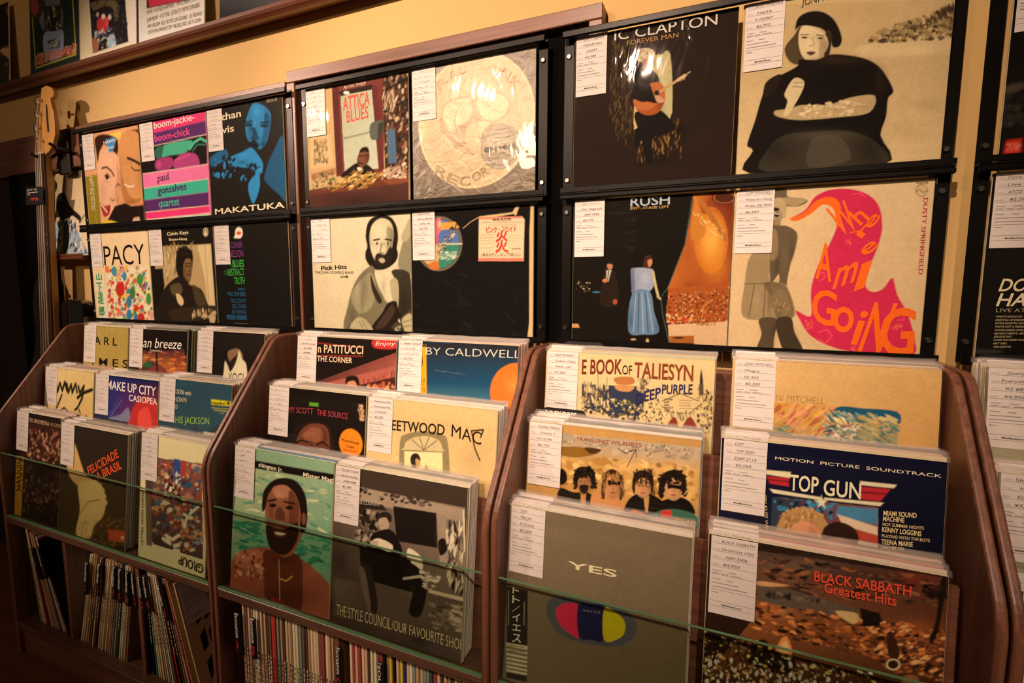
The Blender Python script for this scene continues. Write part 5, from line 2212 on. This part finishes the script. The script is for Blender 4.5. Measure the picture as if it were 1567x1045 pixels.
binrec('dark battlefield painting sleeve with red bold title, front row of the right-hand bin', TIER1, (1081, 900), (1449, 950), (1265, 848), '#c4b4ac', 'P', '''
b #2a1a12
q #4a3a34 #5a3028 #5a3420 #8a5230 330,190 1230,320 1220,640 320,500
h #7a2c20 .7 1050 330 120 50
h #6a5c54 .6 500 260 200 40
h #3a2c28 .6 760 300 200 30
h #c08050 .5 420 470 100 40
h #b06030 .5 1050 560 140 60
q #8a5230 #5a3420 #2a1c12 #3a2414 320,500 1220,640 1215,900 70,800
n 221 80 40 12 8 #6a4a38 #3a2c28 #8a5438 #4a2c22 #241814 330,200 1230,330 1225,450 325,400
p #5a4c44 335,330 800,460 800,520 330,420
s #c89868 335,330 420,340 480,352 400,356 335,350
n 222 20 24 20 0 #4a3e38 #2a2220 #6a5a50 380,380 640,420 640,430 380,400
n 223 160 30 11 15 #b86a38 #8a4a26 #3a2216 #d08448 #5a3420 #1e1410 #a05a30 330,430 1220,560 1215,760 320,560
n 224 90 26 12 -10 #c06a3c #6a3a24 #241611 #9a5432 #e0a068 720,480 1215,560 1210,800 940,740
s #d88a50 440,600 470,590 490,670 415,665
s #f0b880 445,620 465,612 478,660 430,655
s #c8a878 690,470 790,480 795,520 760,525
p #1a120f 805,455 900,480 900,540 820,540
s #1e1410 300,640 360,600 420,660 500,690 480,760 300,720
n 225 160 15 9 30 #d8c060 #1a130e #e8d4a0 #8a6a34 #3a2a18 #c09a40 #f0e0c0 #6a4a2a 80,560 300,600 520,690 900,760 900,1000 60,850
n 226 60 9 16 0 #e8d4c0 #d09878 #f4e4d0 #2a1c14 80,660 800,760 800,900 70,820
n 227 30 5 22 25 #20160f #140e0a 80,570 320,600 320,700 80,650
s #3a2018 930,580 960,570 990,680 940,680
e #e8d8b0 960 717 32 26
e #2a1c14 960 717 26 21
e #8a5a3c 1040 790 40 26
s #1c120e 1180,330 1210,330 1170,560 1140,620 1130,600 1160,500
n 228 20 26 12 30 #1c120e #2a1a14 1090,350 1215,350 1215,420 1110,400
t #e04e38 592,326 1040,398 44 b |BLACK SABBATH
t #e04e38 638,378 972,442 44 b |Greatest Hits
''', 'the battlefield painting sleeve', n=7, words=('BLACK SABBATH', 'Greatest Hits', 'NEP-5906', '¥4,950'), edges=('#c88878', '#b87868', '#d8a898', '#c8b090'))

# bin at the right edge: only price cards and bag edges are in the frame
binrec('record showing price card and dark sleeve strip, upper one at right edge', TIER3, (1505, 620), (1560, 625), (1530, 562), '#d0c2bc', 'x', '''
b #a8a090
p #3a3228 78,60 88,62 98,200 90,200
''', 'the upper record at the right edge', n=5, words=('Donny', 'Everything', 'RS 88', '¥4,950'), width=.315)
binrec('record showing only its price card, below the upper one at right edge', TIER2, (1524, 760), (1560, 765), (1540, 723), '#c4b4ae', 'x', '''
b #8a8478
''', 'the lower record at the right edge', n=5, words=('Sky', 'Higher', 'KUX', '¥3,300'), width=.315)
binrec('dark sleeve lowest at the right edge, its bag corner just in frame', TIER1, (1558, 930), (1566, 940), (1560, 903), '#a09088', 'x', '''
b #2a2620
''', 'the lowest record at the right edge', n=4, card=41, width=.315)
# ---------------------------------------------------------------- the records filed behind each front one (only their tops show)
_back = {}
rnd = random.Random(7)
ROOM = {'TIER1': .060, 'TIER2': .070, 'TIER3': .045}
for o, w, h, yf, plane, short, n, edges, wc in STACKS:
    g = tuple(0.78 / v for v in hexlin(wc))
    cols = [tuple(min(.8, a * b) for a, b in zip(hexlin(c), g)) for c in (edges or ('#d8c4a8', '#c8b090', '#e4d4bc', '#b8a088'))]
    room = .047 if plane is TIER1 else (.053 if plane is TIER2 else .060)
    step = min(.0085, (room - .004) / n)
    lipd = round(min(.0055, step - .0016), 4)
    lo = bpy.data.objects.new('bag_mouth', _back.setdefault(('lip', round(w, 3), lipd), None) or lip_mesh(w, 1, .008, lipd).build('bag_mouth', M['film_lip']).data)
    if _back['lip', round(w, 3), lipd] is None:
        _back['lip', round(w, 3), lipd] = lo.data
        for x in [x for x in COL.objects if x.data is lo.data]:
            COL.objects.unlink(x); bpy.data.objects.remove(x)
    COL.objects.link(lo)
    lo.parent = o
    lo.location = (0, yf - .0016, h)
    for i in range(1, n + 1):
        c = cols[(i * 7 + len(short)) % len(cols)]
        key = (round(w, 3), c)
        if key not in _back:
            t = MB().box(-w / 2, w / 2, 0, .0035, 0, h, c, bev=.0007).build('sleeve', M['print'])
            COL.objects.unlink(t)
            _back[key] = t.data
            bpy.data.objects.remove(t)
        dz = rnd.uniform(.0003, .005)
        dx = rnd.uniform(-.001, .002)
        b = empty('record_album', o.location + Vector((dx, step * i / math.cos(plane.a), 0)) + plane.ez * dz, (-plane.a, 0, 0))
        tag(b, ORD[i - 1] + ' record filed behind ' + short, 'record', 'records filed behind ' + short)
        s = bpy.data.objects.new('sleeve', _back[key])
        COL.objects.link(s); s.parent = b
        cd = price_card(b, -w / 2 + .004 + rnd.uniform(-.001, .003), -.0006, h + .003 + rnd.uniform(0, .003), i % 4)
        l2 = bpy.data.objects.new('bag_mouth', lo.data)
        COL.objects.link(l2); l2.parent = b
        l2.location = (0, -.001, h)

# ---------------------------------------------------------------- black genre dividers with white marker lettering
def divider_card(label, plane, L, T, text, tw, deep, words_h=.011, full=.30, tab=.105):
    """L: left end of the tab, T: its top edge (pixels); deep: metres behind the front record"""
    pl = Plane(plane.p0.y + deep, plane.p0.z, math.tan(plane.a))
    x = pl.at(*L)[0]
    z = pl.at(*T)[1]
    h = .30
    base = pl.p0 + pl.ez * (z - h)
    o = empty('genre_divider', (x, base.y, base.z), (-pl.a, 0, 0))
    r = .012
    out = [(0, 0), (full, 0), (full, h - .030), (tab + .012, h - .030), (tab, h - .018)]
    out += [(tab - r + r * math.cos(a), h - r + r * math.sin(a)) for a in [i * math.pi / 12 for i in range(1, 7)]]
    out += [(r - r * math.sin(a), h - r + r * math.cos(a)) for a in [i * math.pi / 12 for i in range(0, 7)]]
    MB().prism_y(0, .0012, out).build('board', M['black_plastic'], o)
    vs, fs, asp = text_mesh(text, .016)
    m = MB()
    m.add([(.008 + a * tw, -.0004, h - .0195 + b * words_h) for a, b in vs], fs)
    m.build('lettering', M['white_ink'], o)
    return tag(o, label, 'divider', 'genre dividers in the bins')


divider_card('black genre divider behind the sleeve with the white vest, left bin', TIER3, (333, 505), (350, 499), 'JAZZ/Guitar', .07, .048, tab=.095, full=.2)
divider_card('black genre divider peeking out under the blue and red sleeve, left bin', TIER1, (145, 655), (160, 640), 'SOUL/ROCK etc', .085, .049, tab=.16)
divider_card('black genre divider behind the shopfront sleeve, middle bin', TIER3, (470, 510), (490, 504.5), 'JAZZ vocal', .075, .048, tab=.098)
divider_card('black genre divider behind the orange moon sleeve, middle bin', TIER3, (636, 520), (660, 511.5), 'Rock/POPS', .075, .0615, tab=.105)
divider_card('black genre divider behind the sleeve of ink-drawn towers, right-hand bin', TIER3, (862, 530), (890, 523), 'rock/POPS', .068, .0565, tab=.09)
divider_card('black genre divider standing above the four people in dark jackets, right-hand bin', TIER2, (829, 635), (860, 625), 'ROCK/POPS', .066, .0545, tab=.094, words_h=.013)
divider_card('black genre divider behind the pale tan sleeve with a painting, right-hand bin', TIER3, (1124, 545), (1160, 536), 'Rock/POPS', .068, .048, tab=.09)
divider_card('black genre divider behind the navy sleeve with the winged title', TIER2, (1115, 670), (1160, 658), 'ORIGINAL SOUNDTRACK', .094, .048, tab=.103)
divider_card('black genre divider behind the battlefield painting sleeve', TIER1, (1094, 815), (1130, 806), 'HR / METAL', .075, .049, tab=.12)
divider_card('black genre divider behind the upper record at the right edge of the photo', TIER3, (1493, 552), (1530, 543), 'SOUL/FUNK', .085, .048, tab=.10)

# ---------------------------------------------------------------- spines in the lower shelf
SPINE = ['#c8b08c', '#d8c4a0', '#a88860', '#8a7458', '#e0d0b4', '#b89a74', '#6a5444', '#4a3c34', '#9a4038', '#c8a890', '#3a4a50', '#7a8a80', '#b8a078']
NAMES = {'#c8b08c': 'tan', '#d8c4a0': 'cream', '#a88860': 'light brown', '#8a7458': 'drab brown', '#e0d0b4': 'off-white', '#b89a74': 'beige', '#6a5444': 'brown',
         '#4a3c34': 'dark brown', '#9a4038': 'brick red', '#c8a890': 'pinkish tan', '#3a4a50': 'slate', '#7a8a80': 'grey-green', '#b8a078': 'straw',
         '#1c1814': 'black', '#c03a2c': 'red', '#d8b830': 'yellow', '#2a7a6a': 'teal', '#8a9a3a': 'olive', '#f0e8d8': 'white', '#2a3a6a': 'navy'}
_sp = {}
Z0 = CAM_H - 1.0875


def spine_row(items, where, y=.806):
    """items: (x at the foot, x at the head, thickness, colour)"""
    for i, (xb, xt, th, c) in enumerate(items):
        k = (th, c)
        if k not in _sp:
            col = hexlin(c)
            col = tuple(min(.8, v * 1.25) for v in col)
            m = MB().box(-th / 2, th / 2, 0, .312, 0, .313, col, bev=.0007)
            r = random.Random(i)
            a = Art(m, None, (0, 0, 0, 0), (1, 1, 1), -.00002)
            dk = (.03, .025, .02) if sum(col) > .5 else (.7, .65, .55)
            z = .20
            while z > .10:                          # printed title along the spine
                q = r.uniform(.004, .012)
                a.poly([(-th * .22, z), (th * .22, z), (th * .22, z - q), (-th * .22, z - q)], dk, False)
                z -= q + r.uniform(.002, .006)
            o = m.build('sleeve', M['print'])
            _sp[k] = o.data
            COL.objects.unlink(o); bpy.data.objects.remove(o)
            ml = MB()
            for s in (-1, 1):
                ml.add([(s * (th / 2 + .0006), .0005, 0), (s * (th / 2 + .0006), .312, 0), (s * (th / 2 + .0006), .312, .317), (s * (th / 2 + .0006), .0005, .317)], [(0, 1, 2, 3)])
            _sp[k, 'bag'] = (lambda ob: (ob.data, COL.objects.unlink(ob), bpy.data.objects.remove(ob))[0])(ml.build('bag_mouth', M['film_lip']))
        ang = math.atan2(xt - xb, .313)
        e = empty('record_album', (xb, y + rnd.uniform(0, .004), Z0 + abs(math.sin(ang)) * th / 2 + .0004), (0, ang, 0))
        tag(e, '%s %s spine: %s' % (where, NAMES[c], ordinal(i) + ' from the left'), 'record', 'record spines, ' + where)
        for nm, kk in (('sleeve', k), ):
            s = bpy.data.objects.new(nm, _sp[kk]); COL.objects.link(s); s.parent = e
    return items


def fan(xb0, xt0, xb1, xt1, n, cols, seed, th=.0042):
    r = random.Random(seed)
    out = []
    for i in range(n):
        t = i / max(1, n - 1)
        out.append((xb0 + (xb1 - xb0) * t, xt0 + (xt1 - xt0) * t, th, cols[i] if i < len(cols) else r.choice(SPINE)))
    return out


spine_row(fan(-2.012, -2.050, -1.850, -1.990, 12, ['#8a9a3a', '#d8c4a0', '#f0e8d8', '#9a4038', '#9a4038', '#c8b08c', '#a88860', '#b89a74', '#6a5444', '#f0e8d8', '#9a4038', '#1c1814'], 1), 'far left lower compartment,')
spine_row(fan(-1.785, -1.690, -1.558, -1.490, 20, ['#e0d0b4', '#d8c4a0', '#c8b08c', '#a88860', '#6a5444', '#d8c4a0', '#4a3c34', '#c8b08c'], 2), 'second lower compartment,')
spine_row(fan(-1.434, -1.440, -1.262, -1.352, 17, ['#1c1814', '#2a7a6a', '#d8c4a0', '#c8b08c', '#e0d0b4', '#a88860', '#d8c4a0', '#7a8a80', '#e0d0b4', '#6a5444', '#c03a2c', '#1c1814', '#4a3c34'], 3), 'third lower compartment,')
spine_row(fan(-1.062, -1.060, -.782, -.780, 33, ['#c8a890', '#6a5444', '#c8a890', '#8a7458', '#d8c4a0', '#f0e8d8', '#8a7458', '#c8b08c', '#b89a74', '#4a3c34', '#6a5444', '#c03a2c', '#9a4038', '#7a8a80', '#a88860', '#4a3c34', '#c8b08c', '#b8a078'], 4, .0066), 'shelf under the bearded man,')
spine_row(fan(-.728, -.728, -.420, -.420, 38, ['#d8c4a0', '#9a4038', '#c8a890', '#9a4038', '#d8c4a0', '#c8a890', '#4a3c34', '#d8c4a0', '#e0d0b4', '#6a5444', '#9a4038', '#1c1814', '#8a7458', '#d8b830', '#1c1814', '#c8b08c', '#d8b830', '#2a3a6a'], 5, .0062), 'shelf under the grey-brown photograph,')
# the last record of the third compartment leans out and shows its face
o = empty('record_album', (-1.232, .808, Z0 + .001), (0, -.29, 0))
m = MB().box(-.002, .002, 0, .312, 0, .313, hexlin('#d8c098'), bev=.0007)
ac = Art(m, None, (0, 0, 0, 0), (1, 1, 1))
for i in range(11):
    for j in range(3):
        y0, z0 = .03 + i * .024, .03 + j * .075
        vs = [(.0021, y0, z0), (.0021, y0 + .017, z0 + .012), (.0021, y0 + .017, z0 + .060), (.0021, y0, z0 + .046)]
        m.add(vs, [(0, 1, 2, 3)], (.03, .026, .022))
m.build('sleeve', M['print'], o)
c = price_card(o, .0024, .008, .316, 3)
c.rotation_euler = (0, 0, math.radians(90))
tag(o, 'leaning cream record with black slanting bars and a price card, third lower compartment', 'record')

# narrow black index tabs between the spines
def index_tab(label, px, lean, text, red, h=.105):
    x0, y0 = px
    d = ray(x0, y0)
    t = .800 / d.y
    p = CAMPOS + d * t
    o = empty('index_tab', (p.x, .796, p.z - .018), (0, lean, 0))
    MB().box(-.0075, .0075, 0, .008, -h + .018, .018, bev=.002).build('tab', M['black_plastic'], o)
    vs, fs, asp = text_mesh(text, .014)
    L = .058
    m = MB()
    m.add([(-.004 + b * .0072, -.0005, .014 - a * L) for a, b in vs], fs)
    m.build('lettering', M['white_ink'], o)
    vs, fs, asp = text_mesh(red, .014)
    m = MB()
    m.add([(-.004 + b * .0085, -.0005, -.051 - a * .025) for a, b in vs], fs)
    m.build('red_lettering', M['red_ink'], o)
    return tag(o, label, 'index tab', 'black index tabs between the spines')


for lb, px, ln, tx, rd in (
        ('left one of two black index tabs in the far left lower compartment', (50, 838), -.30, 'BE BOP', 'ハード'),
        ('right one of two black index tabs in the far left lower compartment', (60, 836), -.30, 'Vocal/swing', 'ジャズ'),
        ('leftmost black index tab in the second lower compartment', (133, 860), .18, 'hardbop', 'ハ'),
        ('second black index tab in the second lower compartment', (152, 862), .18, 'hardbop', 'ハ'),
        ('third black index tab in the second lower compartment', (175, 866), .14, 'hardbop', 'ケ'),
        ('fourth black index tab in the second lower compartment', (184, 870), .12, 'hardbop', 'サ'),
        ('rightmost black index tab in the second lower compartment', (195, 874), .08, 'hardbop', 'タ'),
        ('leftmost black index tab in the third lower compartment', (204, 876), -.04, 'New/Jazz', 'ハ'),
        ('second black index tab in the third lower compartment', (214, 880), -.10, 'New/Jazz', 'ハ'),
        ('third black index tab in the third lower compartment', (222, 880), -.14, 'New/Jazz', 'サ'),
        ('rightmost black index tab in the third lower compartment', (245, 892), -.26, 'New/Jazz', 'マ'),
        ('left black index tab under the bearded man in green water', (363, 938), 0, 'ROCK&POPS', 'A'),
        ('right black index tab under the bearded man in green water', (387, 946), 0, 'ROCK&POPS', 'B'),
        ('left black index tab under the grey-brown shop photograph', (518, 990), 0, 'ROCK&POPS', 'C'),
        ('right black index tab under the grey-brown shop photograph', (582, 1013), 0, 'SOUL', 'A')):
    index_tab(lb, px, ln, tx, rd)
# ---------------------------------------------------------------- sleeves standing on the picture ledge
LEDGE = Plane(1.112, CAM_H + .7735, 0.06)
GL = 'records standing on the picture ledge'
kw = dict(card=None, top=.315, z0=0.001, bagged=True, width=.315)


def ledgerec(label, L, wc, crop, art, **k2):
    return record(label, LEDGE, L, (L[0] + 60, L[1]), (0, 0), wc, crop, art, GL, **{**kw, **k2})


ledgerec('dim sleeve with an orange road shape, far left on the picture ledge', (-48, 110), '#6a4a34', 'z', '''
b #0c0704
q #0c0704 #140a06 #1a0e08 #0c0704 -200,0 260,0 300,700 -150,800
s #7a4018 0,490 110,430 210,420 200,560 180,740 85,755 110,590
s #3a2e14 200,430 260,400 270,600 210,720 190,700
s #4a1c0e 60,80 150,10 190,20 150,100 80,150
n 301 14 20 14 0 #4a2810 #5a4018 #2a2010 0,450 280,420 290,690 90,740
''')
ledgerec('dark green sleeve with a yellow border and red lettering, second on the picture ledge', (46, 60), '#8a6646', 'z', '''
b #17180e
l #c8a41c 7 268,-400 345,652 728,520 672,-400
s #2a1c12 270,-40 420,-40 400,120 330,190 290,120
s #6a2418 300,-20 360,20 370,100 330,150 300,110
s #4a3c34 400,-60 440,40 380,180 400,260 440,300 560,270 600,260 600,120 570,20 600,-60
p #1c140e 420,60 580,50 590,280 430,320
n 311 14 14 20 0 #4a3a18 #6a5a24 #3a2c14 #8a6a3c 440,80 570,70 575,270 440,300
s #6a5e58 420,330 520,300 600,290 610,420 590,540 440,570
p #2a201c 455,395 570,355 575,450 470,470
n 312 10 6 24 40 #a89888 #8a7a6c 465,400 565,365 565,450 475,460
n 313 70 22 13 -10 #a8442a #8a3420 #c05a38 #c05030 350,520 420,500 600,470 720,415 728,500 540,560 345,625
''')
ledgerec('cream bordered sleeve with red-dressed figures in a dark photo, third on the picture ledge', (122, 45), '#b08a5c', 'z', '''
b #c8a468
q #b89458 #d4b070 #e8c888 #c09a5c 740,-60 1290,-60 1330,390 780,540
p #1a120c 850,-60 1195,-60 1230,400 890,510
s #5a4220 870,30 1000,0 1120,20 1130,160 1100,200 1080,80 1000,60 900,100
n 321 24 16 30 0 #2a1e14 #120c08 #3a2c1c 870,0 1200,0 1220,380 900,480
s #a8281c 930,200 980,160 1030,170 1040,240 1000,300 940,290
s #c03828 1010,180 1035,190 1030,250 1010,250
e #d0a070 990 158 18 24
e #c09068 1050 165 16 26
e #a87850 935 140 14 22
s #8a8ab0 1040,350 1090,330 1110,440 1030,450
n 322 30 14 14 0 #d8c8a8 #3a4a6a #a87848 #6a3c22 #b0a0a0 900,280 1090,260 1100,430 900,480
s #8a4a24 885,370 930,380 940,480 895,500
''')
ledgerec('cream sleeve with red top and rows of black song titles, picture ledge', (212, 35), '#d4b080', 'z', '''
b #e4d0a8
q #c8a878 #e8d4ac #ecd8b4 #e0cca4 1330,-60 2000,-60 2000,280 1350,360
p #2a1a14 1400,-60 1900,-60 1900,-20 1405,85
s #c02c34 1415,-60 1850,-60 1800,-10 1560,40 1440,65 1425,20
t #2a2018 1408,140 1915,-2 40 n |NINE POUND HAMMER · PRISONER'S SONG
t #2a2018 1408,214 1915,66 40 n |JOHN HENRY · FLAT FORK · LISTEN TO THE MOCKINGBIRD
t #2a2018 1412,274 1940,146 38 n |I AM A PILGRIM · BILLY IN THE LOW GROUND · LEE HIGHWAY
t #2a2018 1415,330 1925,208 36 n |CLINCH MOUNTAIN BACK STEP · WILD BILL JONES · SALLY GOODIN
''')
ledgerec('dark grey sleeve mostly above the frame, fifth on the picture ledge', (336, 12), '#d8b88c', '1', '''
b #3a342e
q #4a443c #5a5248 #3a342e #2e2a26 336,0 480,0 480,20 340,25
''')

# ---------------------------------------------------------------- sleeve leaning on its own small ledge behind the bass
o = empty('record_ledge', (-2.44, 1.148, CAM_H + .10))
MB().box(0, .27, -.058, 0, 0, .012, bev=.002).box(0, .27, -.058, -.054, .012, .020, bev=.001).build('shelf', M['mahogany'], o)
tag(o, 'short mahogany ledge on the wall behind the bass guitar', 'ledge')
record('cream sleeve of a guitarist in silver trousers, short ledge behind the bass', Plane(1.108, CAM_H + .113, .08), (84, 380), (150, 380), (0, 0), '#c8b090', 'y', '''
b #d8bc88
q #c0a070 #c8a878 #e0c494 #d8bc88 250,500 470,460 490,935 280,945
p #b89868 325,490 358,485 375,700 340,690
s #17110e 258,545 285,535 305,560 300,600 280,620 285,680 300,740 290,780 268,740 262,650
s #15100e 310,620 345,612 375,680 430,735 425,760 380,730 360,790 330,760 300,680
l #1a1410 9 425,765 470,705
l #c8b898 3 432,755 465,715
q #b8c0c8 #a8b0b8 #788088 #c8d0d8 290,770 380,740 470,935 290,940
n 331 30 8 30 10 #e8ecf0 #4a545c #98a4ac #2a3036 295,770 400,740 465,930 290,935
s #1c2024 340,780 360,760 370,860 350,935 335,920
''', 'records displayed on the wall racks', card=None, top=.3155, z0=.0015, width=.215)

# ---------------------------------------------------------------- bass guitar hung on the wall
BY = 1.060                                    # fingerboard plane


def bpt(u, v, y=BY):
    d = ray(u, v)
    t = y / d.y
    w = CAMPOS + d * t
    return w.x, w.z


head = [(61, 134), (68, 130), (76, 133), (80, 140), (79, 148), (74, 149), (75, 156), (79, 170), (81, 185), (82, 205), (78, 222), (72, 232), (67, 236),
        (55, 236), (56, 215), (58, 200), (57, 185), (58, 170), (60, 155)]
hp = [bpt(*q) for q in head]
ox, oz = bpt(62, 236)
g = empty('bass_guitar', (ox, BY, oz))


def gl(b):
    b.v = [(x - ox, y - BY, z - oz) for x, y, z in b.v]
    return b


hd = gl(MB().prism_y(BY + .004, BY + .018, hp)).build('headstock', M['maple'], g, bevel=.002)
nl, nr = bpt(54.5, 237), bpt(66.5, 237)
bl, br = bpt(63, 520), bpt(80, 520)
ext = 1.12
fx = lambda a, b, t: (a[0] + (b[0] - a[0]) * t, a[1] + (b[1] - a[1]) * t)
bl, br = fx(nl, bl, ext), fx(nr, br, ext)
nk = gl(MB().prism_y(BY + .006, BY + .026, [nl, nr, (br[0] + .004, br[1]), (bl[0] - .001, bl[1])])).build('neck', M['maple'], g, bevel=.003)
fb = gl(MB().prism_y(BY, BY + .0055, [nl, nr, br, bl])).build('fingerboard', M['rosewood'], g)
gl(MB().box(nl[0], nr[0], BY - .002, BY + .0055, nl[1], nl[1] + .006)).build('nut', plain('bone_nut', (.75, .68, .52), .4), g)
L = math.hypot(bl[0] - nl[0], bl[1] - nl[1])
for i in range(1, 18):
    t = .864 * (1 - 2 ** (-i / 12)) / L
    if t < 1:
        a, b = fx(nl, bl, t), fx(nr, br, t)
        gl(MB().tube((a[0], BY - .0004, a[1]), (b[0], BY - .0004, b[1]), .0011, seg=6)).build('fret', M['chrome'], fb)
for i, px in enumerate(((54, 152), (53, 173), (52, 194), (56, 214))):
    q = bpt(px[0] + 7, px[1])
    m = MB()
    m.tube((q[0], BY + .004, q[1]), (q[0], BY - .012, q[1]), .0068, .0048, 12)
    m.tube((q[0] - .012, BY + .012, q[1]), (q[0] - .036, BY + .012, q[1] + .004), .003, seg=8)
    m.box(q[0] - .052, q[0] - .036, BY + .007, BY + .017, q[1] - .009, q[1] + .016, bev=.003)
    gl(m).build('tuning_peg', M['chrome'], g)
    t = .16 + .22 * i
    a, b = fx(nl, nr, t), fx(bl, br, t)
    m = MB().tube((q[0] + .004, BY - .006, q[1]), (a[0], BY - .004, a[1] + .004), .0011, seg=6)
    m.tube((a[0], BY - .004, a[1] + .004), (b[0], BY - .006, b[1]), .0013 + .0004 * i, seg=6)
    gl(m).build('string', M['string'], g)
t0 = bpt(69, 168); t1 = bpt(72, 200)
gl(MB().prism_y(BY + .003, BY + .0042, [bpt(68, 158), bpt(70, 160), bpt(73, 196), bpt(73, 202), bpt(71, 202), bpt(69, 180)])).build('headstock_logo', M['black_plastic'], hd)
# black double-cutaway body, lower half hidden by the bin
bod = [(52, 426), (60, 424), (65, 432), (66, 450), (72, 480), (82, 500), (86, 490), (86, 478), (92, 462), (104, 458), (118, 462), (123, 476), (122, 495), (116, 520),
       (114, 545), (119, 575), (122, 600), (112, 630), (85, 645), (58, 640), (42, 615), (40, 580), (46, 550), (50, 520), (48, 490), (46, 455)]
bp = smooth_loop([bpt(*q, y=BY + .02) for q in bod], 4)
gl(MB().prism_y(BY + .0275, BY + .068, bp)).build('body', M['gloss_black'], g, bevel=.009)
q = bpt(56, 436)
gl(MB().tube((q[0], BY + .027, q[1]), (q[0], BY + .018, q[1]), .005, .007, 12)).build('strap_button', M['chrome'], g)
tag(g, 'black bass guitar with maple neck and rosewood fingerboard hung at the far left', 'bass guitar')

# wall hanger that holds the headstock
hz = CAM_H + .495
o = empty('guitar_hanger', (-2.262, 1.114, hz))
MB().box(-.035, .035, -.012, 0, -.085, .075, bev=.004).build('back_plate', M['black_plastic'], o)
m = MB().path([(0, -.011, 0), (.020, -.0175, -.004), (.056, -.0195, -.006), (.058, -.060, -.006), (.056, -.076, .004)], .0055)
m.path([(0, -.011, 0), (-.026, -.0175, -.012), (-.064, -.0195, -.024), (-.066, -.062, -.026), (-.062, -.080, -.018)], .0055)
m.build('yoke', M['black_plastic'], o)
tag(o, 'black guitar hanger screwed to the walnut board, gripping the bass headstock', 'hanger')

# black price tag clipped over the strings
a, b, c, d = bpt(46, 288), bpt(73, 286), bpt(72, 312), bpt(46, 315)
o = empty('price_tag', (a[0], BY - .012, d[1]))
m = MB().prism_y(-.0006, 0, [(p[0] - a[0], p[1] - d[1]) for p in (d, c, b, a)])
m.build('tag_card', M['black_plastic'], o)
r = random.Random(4)
for x0, x1, z, h, mt in ((.006, .046, .052, .006, 'white_ink'), (.054, .076, .052, .006, 'white_ink'), (.006, .080, .043, .003, 'white_ink'),
                         (.006, .026, .036, .003, 'white_ink'), (.024, .076, .018, .012, 'red_ink')):
    m = MB()
    sc = Art(m, None, (-1, 1, -1, 1), (1, 1, 1), -.0011)          # handwriting too blurred to read
    x, pts = x0, []
    while x < x1:
        pts.append((x, z + r.uniform(-h, h) * .5))
        x += r.uniform(.0012, .0030)
    sc.stroke(pts, .0013 if mt == 'white_ink' else .0024, None)
    m.build('lettering', M[mt], o)
tag(o, 'black price tag with white and red handwriting on the bass strings', 'price tag')
